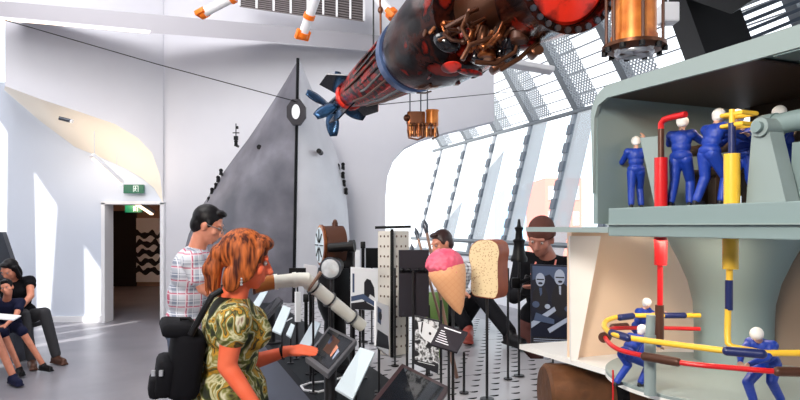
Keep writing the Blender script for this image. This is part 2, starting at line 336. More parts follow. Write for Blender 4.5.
# unseen side wall on the left, its slanted gaps shaped to cast sun patches
LX = -8.2
def slotwall():
    b = MB(); gaps = [(.5, .6, .3, 1.1), (2.0, 2.15, 1.6, 2.8), (3.4, 3.5, 3.3, 3.9), (4.9, 5.0, 4.2, 5.1), (6.1, 6.3, 5.5, 6.5), (7.0, 7.4, 6.9, 7.8)]
    p = (-1, -1)
    for g_ in gaps+[(8.8, 0, 8.8, 0)]:
        b.prism([V((LX, p[0], 0)), V((LX, g_[0], 0)), V((LX, g_[2], 6.2)), V((LX, p[1], 6.2))], (-.2, 0, 0)); p = (g_[1], g_[3])
    b.box((LX-.1, 3.9, .5), (.2, 9.8, 1.0)); b.box((LX-.1, 3.9, 6.05), (.2, 9.8, .3)); b.box((LX-.1, -3, 3.1), (.2, 4, 6.2))
    struct(b.build('wall_left', M['wall_white'], smooth=False))
slotwall()
b = MB(); b.box((0, -5.1, 3.1), (17, .2, 6.2)); struct(b.build('wall_front', M['wall_white'], smooth=False))  # unseen wall added behind the camera to shut out frontal sky light

# ---------------------------------------------------------------- WINDOW WALL on the right
K0 = V((3.64, 10.9, 3.8))            # point of the kink line
def WK(t, s, up): # t along U, s outward (+) along N from kink, up height above kink
    return K0+U*t+N*s+UP*up
SL = 1.02/3.8; SR = 1/1.52
def low(t, h): return K0+U*t-N*((3.8-h)*SL)+UP*(h-3.8)      # lower leaning wall at height h
def hi(t, k): return K0+U*t-N*(k*SR)+UP*k                    # sloping roof above kink
T0, T1 = -7.2, 13.6; PITCH = 1.48
# sill / lower band & horizontal rails
b = MB()
b.prism([low(T0, 0), low(T0, .9), low(T1, .9), low(T1, 0)], N*.12); struct(b.build('wall_right', M['wall_white'], smooth=False))
b = MB()
b.cyl(low(T0, 3.8), low(T1, 3.8), .045, seg=8); b.cyl(low(T0, 1.25), low(T1, 1.25), .05, seg=8); b.cyl(low(T0, .95), low(T1, .95), .05, seg=8)
struct(b.build('trim_4', M['mullion']))
def plate(b, A, B, wdt, th, nrm):   # flat bar from A to B, width along U
    hw = U*wdt/2; b.prism([A-hw, A+hw, B+hw, B-hw], nrm*th)
i = 0; t = -6.6
cols, fins, perfs, perfl, slat = MB(), MB(), MB(), MB(), MB()
ts = []
while t < T1:
    ts.append(t); t += PITCH
raf = MB()
for i, t in enumerate(ts):
    plate(raf, hi(t, 0), hi(t, 4.2), .15, .2, N)
    plate(cols, low(t-.08, .9), low(t-.08, 3.8), .09, .14, N)              # dark mullion (lower)
                              # dark rafter (upper)
    plate(perfl, low(t+.32, .9), low(t+.32, 3.8), .50, .01, -N)             # pale perforated band beside it
    perfs.prism([hi(t+.1, .05), hi(t+.75, .05), hi(t+.75, 4.2), hi(t+.1, 4.2)], -N*.01)
struct(cols.build('trim_5', M['bar_grey'], smooth=False))
struct(raf.build('trim_13', M['mullion'], smooth=False)); struct(perfl.build('trim_6', M['perforated_fine'], smooth=False)); struct(perfs.build('trim_7', M['perforated'], smooth=False))
k = .12
while k < 4.2:
    slat.box((hi(T0, k)+hi(T1, k))/2+N*.12, ((T1-T0), .10, .022), frame(N.lerp(UP, .25).normalized()) @ Matrix.Rotation(0, 3, 'X')); k += .17
struct(slat.build('trim_8', M['bar_grey'], smooth=False))
g = MB(); g.prism([low(T0, .9), low(T0, 3.8), low(T1, 3.8), low(T1, .9)], N*.01); o = g.build('window_1', M['glass'], smooth=False); o.location += N*.2; struct(o)
# brackets on mullions (dark dashes seen through)
b = MB()
for t in ts:
    for h in [1.2+.36*q for q in range(7)]: b.prism([low(t-.15, h)-N*.02, low(t-.02, h)-N*.02, low(t-.02, h+.2)-N*.02, low(t-.15, h+.2)-N*.02], N*.05)
struct(b.build('trim_9', M['steel'], smooth=False))
# big dark roof girders near the right
for nm, a_, b_, wd in (('trim_10', P(690, -60, 5.2), P(752, 110, 5.2), .42), ('trim_11', P(790, -20, 4.2), P(640, -60, 5.6), .5)):
    b = MB(); d = (b_-a_).normalized(); s = V((d.z, 0, -d.x)).normalized()*wd/2
    b.prism([a_-s, a_+s, b_+s, b_-s], (0, .35, 0)); struct(b.build(nm, M['black'], smooth=False))
b = MB()
for q in range(7): b.box(P(770, 14+q*9-40, 6.3)+V((.3, 0, .0)), (1.7, .05, .035), Matrix.Rotation(math.radians(-22), 3, 'Y'))
struct(b.build('trim_12', M['slat_dark'], smooth=False))
# outside
b = MB(); b.box((10, 60, -.5), (200, 120, .2)); struct(b.build('ground', M['paving'], smooth=False))
for x0, x1, y0, D, m, lab, q in ((545, 582, 178, 40, 'red_brick', 'red city building seen through the tall leaning windows', 0), (505, 538, 190, 52, 'far_blue', 'pale blue city building outside the windows, left of the red one', 1)):
    t = thing('building', lab, 'building', (P((x0+x1)/2, 0, D).x, D, -.4))
    w_ = (x1-x0)/FPX*D; zt = P(0, y0, D).z; cx = P((x0+x1)/2, 0, D).x
    b = MB(); b.box((cx, D+3, (zt-.4)/2), (w_, 6, zt+.4)); b.build('walls', M[m], t, smooth=False)
    for r in range(2):
        for c_ in range(3):
            b = MB(); b.box((cx-w_/3+c_*w_/3, D-.03, zt-1-r*1.7), (w_*.16, .08, .9)); b.build('window', M['glass_lamp'], t, smooth=False)

# ---------------------------------------------------------------- PEOPLE
def hand(b, wr, d, palm_n, s=1, curl=.3, point=False):
    """five fingers, d = direction of the hand, palm_n = normal of the back of the hand"""
    d = V(d).normalized(); pn = V(palm_n); pn = (pn-d*pn.dot(d)).normalized(); side = d.cross(pn)
    R = Matrix((side, d, pn)).transposed()
    b.ell(wr+d*.045*s, (.042*s, .052*s, .017*s), R); b.cap(wr-d*.02*s, wr+d*.02*s, .024*s, .026*s)
    L = [.062, .075, .080, .072]
    for i in range(4):
        o = wr+d*.085*s+side*((i-1.5)*-.0205*s); l = L[3-i]*s; cu = curl if not (point and i == 3) else .05
        if point and i < 3: cu = 1.0
        p = o; dd = d.copy(); r = .0095*s
        for j in range(3):
            dd = (dd*math.cos(cu*.7)-pn*math.sin(cu*.7)).normalized() if j or cu < .5 else (dd*math.cos(cu)-pn*math.sin(cu)).normalized()
            q = p+dd*l*(.45, .32, .23)[j]; b.cap(p-dd*.01*s*(j == 0), q, r, r*.92, 10); p = q; r *= .92
    th = wr+d*.02*s-side*.035*s; t1 = th+(d*.7-side*.6-pn*.3).normalized()*.04*s; b.cap(wr+d*.01*s-side*.015*s, t1, .015*s, .012*s, 10); b.cap(t1, t1+(d*.95-side*.2-pn*.2).normalized()*.03*s, .0115*s, .0095*s, 10)
def head_prims(b, c, R, s):
    """c = centre of the head, R columns right/forward/up"""
    T = lambda x, y, z: c+R @ V((x, y, z))*s
    b.ell(T(0, -.012, .028), (.074*s, .092*s, .088*s), R); b.ell(T(0, .022, -.038), (.060*s, .066*s, .074*s), R)
    b.ell(T(0, .058, -.088), (.026*s, .022*s, .022*s), R)                                         # chin
    b.cap(T(0, .086, .012), T(0, .108, -.028), .009*s, .014*s, 10); b.ell(T(0, .100, -.032), (.018*s, .014*s, .010*s), R)
    b.ell(T(0, .083, -.056), (.024*s, .012*s, .007*s), R, 12); b.ell(T(0, .081, -.068), (.021*s, .012*s, .008*s), R, 12)   # lips
    b.cap(T(-.045, .078, .030), T(.045, .078, .030), .010*s, .010*s, 10)                           # brow
    for q in (-1, 1):
        b.ell(T(q*.048, .058, -.02), (.022*s, .022*s, .024*s), R, 12)
        b.ell(T(q*.078, -.005, -.012), (.010*s, .019*s, .032*s), R, 12)                            # ear
def person(name, label, cat, base, H, Nk, f, head, hf, hup, arms, legs, m, sc=1, vox=.008, sleeve=.5, group=None, hairfn=None, shirt_drop=.0, sleeves_full=False, shorts=False, fem=False, hands=((0, 0), (0, 0)), gloves=None, hat=None, belly=1.0, hand_s=None, eyes=True, bulk=1):
    """arms: ((elbow, wrist, hand_dir, back_normal), (..)) right then left; legs: ((knee, ankle, toe_dir), ..)"""
    t = thing(name, label, cat, base, 0, group)
    H, Nk, f, head, hf, hup = map(V, (H, Nk, f, head, hf, hup)); s_ = (Nk-H).normalized(); f = (f-s_*f.dot(s_)).normalized(); r = f.cross(s_).normalized()
    R = Matrix((r, f, s_)).transposed(); RH = frame(hf, hup); L = (Nk-H).length; hs = hand_s or sc
    shw = (.165 if fem else .185)*sc
    sh = [Nk-s_*.045*sc+r*shw, Nk-s_*.045*sc-r*shw]; hp = [H+r*.09*sc-s_*.03*sc, H-r*.09*sc-s_*.03*sc]
    def torso(b, g):
        b.ell(H+s_*L*.72, ((.150+g)*sc, (.105*belly+g)*sc, L*.30+g*sc), R); b.ell(H+s_*L*.42, ((.135+g)*sc, (.105*belly+g)*sc, L*.30), R)
        b.ell(H+s_*L*.08, ((.165+g)*sc, (.115+g)*sc, .13*sc), R)
        for q in sh: b.cap(Nk-s_*.07*sc, q, (.065+g)*sc, (.055+g)*sc)
        if fem:
            for q in (-1, 1): b.ell(H+s_*L*.68+r*q*.065*sc+f*.085*sc, ((.062+g)*sc,)*3, R)
    bb = MB(); torso(bb, 0)
    bb.cap(Nk-s_*.04*sc, head-RH @ V((0, .015, .06))*sc, .058*sc, .052*sc); head_prims(bb, head, RH, sc)
    for q, (e, w_, hd, pn) in zip(sh, arms):
        e, w_ = V(e), V(w_); bb.cap(q, e, .048*sc, .038*sc); bb.cap(e, w_+(e-w_)*.1, .038*sc, .025*sc); hand(bb, w_, hd, pn, hs)
    for q, (kn, an, td) in zip(hp, legs):
        kn, an = V(kn), V(an); bb.cap(q, kn, .078*sc, .052*sc); bb.cap(kn, an, .052*sc, .036*sc); bb.cap(an-UP*.02*sc, an-UP*.035*sc+V(td)*.14*sc, .034*sc, .028*sc)
    bb.remesh(vox, 3).build('body', m['skin'], t)
    if eyes:
        for q in (-1, 1):
            e = MB(); e.ell(head+RH @ V((q*.031, .0765, .008))*sc, .0095*sc, None, 12); eo = e.build('eye', M['eye_white'], t)
            e = MB(); e.ell(head+RH @ V((q*.031, .0835, .007))*sc, .0045*sc, None, 8); e.build('iris', M['black_gloss'], eo)
    # shirt
    b = MB(); torso(b, .014+(bulk-1)*.09)
    if shirt_drop: b.cap(H-s_*.02*sc, H-s_*shirt_drop*sc, .165*sc, .19*sc)
    for q, (e, w_, hd, pn) in zip(sh, arms):
        e, w_ = V(e), V(w_)
        if sleeves_full: b.cap(q, e, .062*sc*bulk, .052*sc*bulk); b.cap(e, w_+(e-w_)*.06, .052*sc*bulk, .034*sc*bulk)
        else: b.cap(q, q.lerp(e, sleeve*.8), .064*sc, .062*sc); b.cyl(q.lerp(e, sleeve*.5), q.lerp(e, sleeve), .062*sc, .066*sc)
    b.remesh(vox, 4).build('shirt', m['shirt'], t)
    b = MB(); b.ell(H+s_*.0*sc, (.178*sc, .128*sc, .12*sc), R)
    for q, (kn, an, td) in zip(hp, legs):
        kn, an = V(kn), V(an); b.cap(q, kn, .092*sc*bulk, (.075 if shorts else .066)*sc*bulk)
        if not shorts: b.cap(kn, an+(kn-an).normalized()*.03*sc, .066*sc*bulk, .056*sc*bulk)
    b.remesh(vox, 4).build('shorts' if shorts else 'trousers', m['legs'], t)
    for (kn, an, td) in legs:
        an, td = V(an), V(td).normalized(); b = MB(); b.cap(an-UP*.03*sc-td*.03*sc, an-UP*.04*sc+td*.15*sc, .048*sc, .038*sc); b.cap(an, an-UP*.03*sc, .044*sc, .048*sc)
        b.box(an-UP*.072*sc+td*.06*sc, (.085*sc, .27*sc, .02*sc), frame(td), .004*sc)
        b.remesh(vox, 2).build('shoe', m['shoe'] if kn is not legs[1][0] else m.get('shoe2', m['shoe']), t)
    T = lambda x, y, z: head+RH @ V((x, y, z))*sc
    if hairfn: b = MB(); hairfn(b, T, RH, sc); b.remesh(vox*.8, 2).build('hair', m['hair'], t)
    if hat: b = MB(); hat(b, T, RH, sc); b.remesh(vox*.8, 2).build(m.get('hatname', 'cap'), m['hat'], t)
    return t, T, RH
def short_hair(b, T, R, s):
    b.ell(T(0, -.022, .040), (.080*s, .094*s, .090*s), R); b.ell(T(0, -.055, -.01), (.070*s, .055*s, .07*s), R)
    for q in (-1, 1): b.ell(T(q*.068, .008, .02), (.012*s, .025*s, .03*s), R, 10)
    b.ell(T(0, .045, .100), (.055*s, .04*s, .022*s), R)

# --- woman at the screen
wc = 2.5
def woman_hair(b, T, R, s):
    b.ell(T(0, -.020, .040), (.088*s, .102*s, .096*s), R); b.ell(T(0, .045, .088), (.075*s, .055*s, .035*s), R, 14)
    for q in (-1, 1): b.ell(T(q*.070, -.005, .0), (.022*s, .055*s, .085*s), R); b.ell(T(q*.070, -.04, -.07), (.020*s, .04*s, .06*s), R); b.cap(T(q*.066, .045, .06), T(q*.078, .03, -.01), .018*s, .012*s)
    b.ell(T(0, -.105, .01), .045*s, R); b.cap(T(0, -.115, .0), T(.005, -.125, -.06), .034*s, .042*s); b.cap(T(.005, -.125, -.06), T(.01, -.095, -.14), .042*s, .020*s)
    for k in range(8): a = k*.8; b.cap(T(.03*math.cos(a), -.13+.02*math.sin(a), -.05), T(.03*math.cos(a)+.01, -.10+.03*math.sin(a), -.150-.01*(k % 3)), .014*s, .005*s, 8)
wh = P(246, 261, wc)
Hh, Nn = V((-.73, 2.56, .90)), P(232, 298, wc)
shz = Nn.z
t, T, RH = person('person', 'woman with auburn ponytail in a green and yellow patterned top touching a tilted screen', 'person', (-.72, 2.55, 0),
    Hh, Nn, (1, .35, 0), wh, (1, .28, -.22), (.25, 0, 1),
    ((P(227, 366, 2.36), P(262, 416, 2.33), (.8, .4, -.6), (0, -.4, .6)), (P(252, 362, 2.74), P(288, 351, 2.78), (1, .05, .02), (.0, -.35, 1))),
    ((V((-.66, 2.44, .48)), V((-.68, 2.46, .08)), (1, .2, 0)), (V((-.70, 2.66, .48)), V((-.72, 2.70, .08)), (1, .3, 0))),
    dict(skin=M['skin_red'], shirt=M['camo'], legs=M['cloth_black'], shoe=M['black'], hair=M['hair_auburn']), sc=1.0, vox=.006, sleeve=.36, fem=True, hairfn=woman_hair, shirt_drop=.14)
wp = P(281, 351.5, 2.78)
b = MB(); b.tube([wp+Matrix.Rotation(a, 3, V((1, .05, .15))) @ V((0, 0, .030)) for a in [math.tau*k/16 for k in range(16)]], .007, 8, True); b.build('bracelet', M['black'], t)
b = MB(); q = T(.080, -.008, -.052)
for k in range(4): b.ell(q-UP*.012*k, .006, None, 8)
b.build('earring', M['alu'], t)
# shoulder bag / backpack
t = thing('backpack', 'small black backpack hanging behind the woman in the patterned top', 'backpack', P(182, 395, 2.45))
b = MB(); c = P(182, 360, 2.45); Rb = Matrix.Rotation(math.radians(8), 3, 'Y') @ Matrix.Rotation(math.radians(25), 3, 'Z')
b.box(c+V((.012, 0, -.01)), (.125, .21, .27), Rb, .035); b.build('main_bag', M['cloth_black'], t, angle=60)
b = MB(); b.box(c+V((-.055, -.04, -.05)), (.07, .18, .15), Rb, .025); po = b.build('front_pocket', M['cloth_black'], t, angle=60)
b = MB(); b.box(c+V((-.06, -.138, -.02)), (.014, .01, .022)); b.box(c+V((-.03, -.138, -.02)), (.014, .01, .022)); b.build('buckle', M['alu'], po)
b = MB(); b.box(c+V((-.01, -.01, .135)), (.14, .20, .055), Rb, .022); b.build('top_flap', M['cloth_black'], t, angle=60)
b = MB(); b.tube([c+V((.0, .0, .15)), c+V((-.005, -.0, .17)), c+V((.03, .0, .17)), c+V((.05, 0, .15))], .008); b.build('handle', M['black'], t)
b = MB()
for dy in (-.19, .13):
    b.tube([c+V((.08, dy*.4, .12)), P(196, 308, 2.5)+V((0, dy*.9, 0)), P(214, 293, 2.5)+V((0, dy, .012)), P(231, 297, 2.5)+V((0, dy*.95, .015)), P(249, 322, 2.5)+V((.0, dy*.9, 0)), P(238, 352, 2.5)+V((0, dy*1.05, 0)), c+V((.10, dy*.7, -.08))] if dy > 0 else [c+V((.07, -.1, .12)), P(203, 312, 2.36), P(212, 296, 2.36), P(222, 290, 2.38)], .013)
b.build('strap', M['black'], t)
b = MB(); b.box(c+V((-.088, -.05, -.09)), (.05, .12, .09), Rb, .02); b.build('side_pouch', M['cloth_black'], t, angle=60)

# --- man in plaid shirt
mc = 3.9
hd = P(208, 225, mc)
t, T, RH = person('person', 'dark-haired man in a red and grey plaid shirt bending over the table', 'person', (-1.42, 3.95, 0),
    V((-1.42, 3.95, .93)), P(196, 249, mc), (1, .25, 0), hd, (1, .15, -.45), (.45, 0, 1),
    ((P(203, 288, 3.72), P(222, 300, 3.75), (1, .1, -.1), (0, 0, 1)), (P(206, 290, 4.15), P(228, 302, 4.15), (1, 0, -.1), (0, 0, 1))),
    ((V((-1.38, 3.84, .50)), V((-1.42, 3.83, .09)), (1, .1, 0)), (V((-1.40, 4.06, .50)), V((-1.45, 4.07, .09)), (1, .2, 0))),
    dict(skin=M['skin'], shirt=M['plaid'], legs=M['jeans'], shoe=M['brown'], hair=M['hair_black']), sc=1.02, vox=.009, sleeve=.75, hairfn=short_hair, belly=1.15)
b = MB()
b.tube([T(.080, .0, .010), T(.074, .06, .012), T(.05, .098, .010)], .0025, 6)
for q in (-1, 1): b.tube([T(q*.034+.022*math.cos(a), .102, .004+.017*math.sin(a)) for a in [math.tau*k/12 for k in range(12)]], .002, 6, True)
b.build('spectacles', M['lens'], t)

# --- man sitting behind ice cream
t, T, RH = person('person', 'man in a grey checked shirt and black trousers sitting behind the big ice cream cone', 'person', (.36, 5.1, .75),
    V((.44, 5.08, .86)), P(453, 262, 5.1), (-.35, -1, 0), P(442, 244, 5.05), (-.9, -.45, -.35), (-.25, 0, 1),
    ((V((.18, 4.95, 1.1)), V((.20, 4.7, 1.02)), (.2, -1, 0), (0, 0, 1)), (V((.68, 4.98, 1.10)), V((.52, 4.75, 1.06)), (-.5, -.8, 0), (0, 0, 1))),
    ((V((.42, 4.62, .98)), V((.50, 4.42, .84)), (-.1, -1, 0)), (V((.62, 4.66, 1.07)), V((.78, 4.22, .84)), (.35, -.9, 0))),
    dict(skin=M['skin'], shirt=M['check'], legs=M['cloth_black'], shoe=M['shoe_red'], shoe2=M['black'], hair=M['hair_brown']), sc=.95, vox=.01, sleeves_full=True, hairfn=short_hair)

# --- man in knitted cap
def beanie(b, T, R, s):
    b.ell(T(0, -.015, .062), (.085*s, .100*s, .085*s), R); b.cyl(T(0, -.012, .02), T(0, -.012, .06), .094*s, .094*s, 24)
t, T, RH = person('person', 'man in a dark brown knitted cap and black shirt standing behind the photo board', 'person', (.98, 4.15, 0),
    V((1.02, 4.22, .92)), P(551, 257, 4.15), (-.3, -1, 0), P(541, 238, 4.05), (-.65, -1, -.6), (-.1, -.4, 1),
    ((V((.78, 4.10, 1.12)), V((.82, 3.86, 1.18)), (-.1, -.8, .4), (0, .4, .8)), (V((1.28, 4.12, 1.12)), V((1.12, 3.90, 1.05)), (-.6, -.8, .1), (0, 0, 1))),
    ((V((.92, 4.16, .50)), V((.92, 4.22, .09)), (-.2, -1, 0)), (V((1.14, 4.18, .50)), V((1.14, 4.24, .09)), (.1, -1, 0))),
    dict(skin=M['skin_shaded'], shirt=M['cloth_black'], legs=M['cloth_maroon'], shoe=M['black'], hair=M['hair_black'], hat=M['cap_brown'], hatname='knitted_cap'), sc=1.03, vox=.01, sleeves_full=True, hat=beanie)
b = MB(); b.tube([P(536, 262, 4.02), P(531, 274, 4.0), P(540, 286, 3.98), P(553, 274, 4.0), P(556, 260, 4.05)], .006, 6); b.build('lanyard', M['red_brick'], t)
b = MB(); c = V((.81, 3.80, 1.22)); b.box(c, (.07, .03, .13), Matrix.Rotation(.3, 3, 'Y'), .006); o = b.build('handheld_guide', M['black'], smooth=False); tag(o, 'black handheld device in the hand of the man in the knitted cap', 'device')

# --- seated group on the left
SD = 6.9
def sp(x, y, d=SD): return P(x, y, d)
t = thing('bench', 'dark bench under the people seated by the left wall', 'bench', (-4.95, 7.15, 0))
b = MB(); b.box((-5.1, 7.15, .42), (1.5, .42, .06), None, .015); b.build('seat', M['black'], t)
for sx in (-.6, .6):
    b = MB(); b.box((-5.1+sx, 7.15, .195), (.06, .36, .39), None, .008); b.build('leg', M['steel'], t)
def long_hair(b, T, R, s):
    short_hair(b, T, R, s); b.ell(T(0, -.05, -.05), (.088*s, .06*s, .12*s), R)
    for q in (-1, 1): b.cap(T(q*.078, .0, .04), T(q*.082, -.01, -.13), .026*s, .02*s)
person('person', 'dark-haired woman in grey trousers seated behind the boy by the left wall', 'person', (-4.45, 7.1, 0),
    V((-4.50, 7.12, .54)), V((-4.50, 6.98, .98)), (.35, -1, 0), V((-4.46, 6.86, 1.10)), (-.15, -.8, -.5), (0, -.4, 1),
    ((V((-4.72, 6.88, .78)), V((-4.66, 6.66, .68)), (.6, -.6, -.2), (0, 0, 1)), (V((-4.22, 6.86, .80)), V((-4.28, 6.66, .62)), (-.3, -.5, -.6), (0, -1, .4))),
    ((V((-4.25, 6.78, .60)), V((-4.14, 6.75, .09)), (.6, -.8, 0)), (V((-4.10, 6.92, .60)), V((-3.98, 6.95, .09)), (.8, -.5, 0))),
    dict(skin=M['skin'], shirt=M['cloth_black'], legs=M['cloth_grey'], shoe=M['brown'], hair=M['hair_black']), sc=.98, vox=.011, sleeve=.35, fem=True, hairfn=long_hair)
person('person', 'boy in a navy T-shirt and shorts leaning on the seated dark-haired woman', 'person', (-4.50, 6.6, 0),
    V((-4.34, 6.66, .50)), V((-4.28, 6.52, .80)), (.3, -1, 0), V((-4.22, 6.44, .94)), (.25, -1, -.1), (-.25, 0, 1),
    ((V((-4.46, 6.42, .64)), V((-4.38, 6.24, .58)), (.3, -.8, 0), (0, 0, 1)), (V((-4.12, 6.44, .64)), V((-4.12, 6.26, .56)), (-.2, -.9, 0), (0, 0, 1))),
    ((V((-4.20, 6.36, .46)), V((-4.06, 6.40, .08)), (.7, -.7, 0)), (V((-4.08, 6.48, .46)), V((-3.90, 6.56, .08)), (.9, -.4, 0))),
    dict(skin=M['skin'], shirt=M['cloth_navy'], legs=M['cloth_navy'], shoe=M['black'], hair=M['hair_black']), sc=.74, vox=.009, sleeve=.6, hairfn=short_hair, shorts=True)
O = V((.58, -.30, 0))
person('person', 'person in dark top and shorts with a white sheet at the left edge', 'person', V((-4.86, 6.5, 0))+O,
    V((-5.10, 6.62, .56))+O, V((-5.02, 6.44, 1.0))+O, (.4, -1, 0), V((-4.96, 6.34, 1.13))+O, (.5, -.8, -.6), (.2, -.4, 1),
    ((V((-5.16, 6.26, .78))+O, V((-4.80, 6.10, .76))+O, (.8, -.2, 0), (0, 0, 1)), (V((-4.76, 6.40, .76))+O, V((-4.62, 6.16, .74))+O, (.2, -.8, 0), (0, 0, 1))),
    ((V((-4.66, 6.30, .58))+O, V((-4.46, 6.32, .09))+O, (.8, -.6, 0)), (V((-4.80, 6.16, .58))+O, V((-4.62, 6.10, .09))+O, (.8, -.6, 0))),
    dict(skin=M['skin'], shirt=M['cloth_navy'], legs=M['cloth_black'], shoe=M['cloth_navy'], hair=M['hair_black']), sc=.92, vox=.011, sleeve=.6, hairfn=short_hair, shorts=True)
b = MB(); b.box(V((-3.88, 5.86, .715)), (.26, .22, .012), Matrix.Rotation(.15, 3, 'Y') @ Matrix.Rotation(.3, 3, 'Z')); o = b.build('paper_sheet', M['white'], smooth=False); tag(o, 'white sheet of paper on the lap of the person at the left edge', 'paper')
# leaning dark board behind them
b = MB(); b.prism([P(-12, 232, 7.4), P(2, 232, 7.4), P(14, 268, 7.4), P(26, 345, 7.4), P(-12, 345, 7.4)], (0, .08, 0)); o = b.build('exhibit_panel', M['steel'], smooth=False); tag(o, 'dark grey slanted panel standing behind the seated people', 'panel')

# ---------------------------------------------------------------- SHIP BOW / HULL
t = thing('ship_bow', 'tall grey pointed ship bow standing against the white rear wall', 'ship bow', (P(296, 226, 8.0).x, 8.0, 0))
Ls = [(299, 58), (262, 108), (228, 158), (200, 207), (186, 242), (180, 285), (176, 338)]
Rs = [(299, 58), (320, 98), (335, 138), (345, 178), (349, 226), (351, 275), (352, 338)]
def sil(Pp, z, D):
    q = [P(x, y, D) for x, y in Pp]
    for a, c in zip(q, q[1:]):
        if c.z <= z <= a.z:
            k = (a.z-z)/(a.z-c.z); return a.lerp(c, k)
    return q[0] if z > q[0].z else q[-1]
za = P(299, 58, 8.2).z; rows = [za-.02]+[za*(1-i/16) for i in range(1, 17)]
gl, gr = [], []
for i, z in enumerate(rows):
    fr = min(1, (za-z)/.9)
    st = V((P(298-5*(1-z/za), 226, 8.15).x, 8.15, max(z, 0)))
    DL = 8.15+1.0*fr
    l = sil(Ls, z*1.0+.0, 8.15+.0)*1.0; rr = sil(Rs, z, 8.15)
    l = V(((l.x/8.15)*DL, DL, max(z, 0))); rr = V(((rr.x/8.15)*DL, DL, max(z, 0)))
    # keep apparent edge: rescale heights is negligible
    def row(a, c, bulge):
        out = []
        for k in range(9):
            u_ = k/8; p = a.lerp(c, u_); p = p+V((0, -.18*fr*math.sin(math.pi*u_)*bulge, 0)); out.append(p)
        return out
    gl.append(row(st, l, 1)); gr.append(row(st, rr, 1))
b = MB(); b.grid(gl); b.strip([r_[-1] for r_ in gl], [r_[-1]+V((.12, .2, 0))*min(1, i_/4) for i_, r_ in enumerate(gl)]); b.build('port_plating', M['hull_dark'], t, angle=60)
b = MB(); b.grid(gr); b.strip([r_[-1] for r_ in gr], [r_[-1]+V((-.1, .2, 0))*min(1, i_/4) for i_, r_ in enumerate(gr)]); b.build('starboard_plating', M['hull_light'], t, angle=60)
b = MB(); b.tube([r_[0]-V((0, .01, 0)) for r_ in gl], .022, 8); b.build('stem', M['black'], t)
# octagonal hawse fitting with white hole
c = P(297, 113, 8.08); t2 = MB(); oc = [(c+V((.135*math.cos(a), 0, .185*math.sin(a)))) for a in [math.pi/8+k*math.pi/4 for k in range(8)]]
t2.prism(oc, (0, -.08, 0)); hw = t2.build('hawse_fitting', M['dark_panel'], t, smooth=False)
b = MB(); b.prism([(c+V((.055*math.cos(a), -.09, .10*math.sin(a)))) for a in [math.tau*k/16 for k in range(16)]], (0, -.006, 0)); b.build('eye_opening', M['white'], hw, smooth=False)
for x, y in ((261, 148), (320, 152)):
    b = MB(); q = P(x, y, 8.62 if x < 300 else 8.4); b.cyl(q-V((0, .12, 0)), q+V((0, .1, 0)), .035); b.build('round_port', M['black'], t)
def fitting(q, mast=False):
    b = MB(); b.cyl(q, q+V((0, 0, .06)), .03, .022, 10); b.ell(q+V((0, 0, .07)), .03, None, 10)
    if mast: b.cyl(q, q+V((0, 0, .34)), .008, None, 6); b.cyl(q+V((-.05, 0, .2)), q+V((.05, 0, .2)), .008, None, 6); b.box(q+V((0, 0, .12)), (.06, .04, .06)); b.box(q+V((.02, 0, .28)), (.03, .03, .04))
    b.cyl(q+V((0, 0, .01)), q+V((0, .12, .01)), .02, None, 8)
    b.build('mast' if mast else 'bollard', M['black'], t)
for x, y in ((219, 175), (216, 182), (214, 189), (210, 194), (207, 203)): fitting(P(x+2, y, 9.1))
for x, y in ((341, 168), (346, 167), (346, 176), (347, 184), (349, 192)): fitting(P(x-3, y+2, 9.1))
fitting(P(236, 146, 9.1), True)

# ---------------------------------------------------------------- TORPEDO
TX = lambda D: V((-.7+.47*(6.2-D), D, 2.83+.04*(min(1.6, max(0, 6.2-D)))-.10*max(0, 3.9-D)))
def tpt(D, dz=0): v = TX(D); v.z += dz; return v
A_, B_ = TX(6.3), TX(4.2); ax = (B_-A_).normalized(); sideT = ax.cross(UP).normalized()
t = thing('torpedo', 'black cutaway torpedo with red insides hanging above the table', 'torpedo', TX(4.3))
al = lambda D: (TX(D)-A_).length
b = MB(); b.lathe([(al(6.0), .02), (al(5.95), .07), (al(5.7), .12), (al(5.4), .175), (al(5.0), .22), (al(4.52), .25), (al(4.5), .25)], A_, B_); b.build('tail_cone', M['torp_red'], t)
b = MB(); b.lathe([(al(4.58), .255), (al(4.57), .275), (al(4.49), .285), (al(4.48), .26)], A_, B_); b.build('steel_ring', M['blue_steel'], t)
b = MB(); b.lathe([(al(4.5), .26), (al(4.35), .305), (al(4.1), .34), (al(3.85), .335), (al(3.7), .31), (al(3.69), .1)], A_, B_, 40); b.build('body_shell', M['torp_black'], t)
b = MB(); b.lathe([(al(3.7), .17), (al(3.3), .17)], A_, B_); b.build('engine_core', M['copper_dark'], t)
fa, fb = P(533, -6, 3.42), P(572, -22, 2.95); fx = (fb-fa).normalized(); fl_ = (fb-fa).length; fs = fx.cross(UP).normalized(); fu = fs.cross(fx)
b = MB(); b.lathe([(0, .10), (.01, .25), (.12, .275), (fl_, .265), (fl_, .225), (fl_-.08, .22), (fl_-.08, .0)], fa, fb, 40); b.build('front_shell', M['torp_black'], t)
b = MB(); b.lathe([(fl_-.075, .215), (fl_-.055, .20), (fl_-.04, .12), (fl_-.035, .05)], fa, fb, 40); b.build('red_bulkhead', M['red_hot'], t)
for k in range(28): a = math.tau*k/28; q = fb+(fs*math.cos(a)+fu*math.sin(a))*.245; b = MB(); b.cyl(q-fx*.01, q+fx*.015, .016, None, 8); b.build('rim_bolt', M['steel'], t)
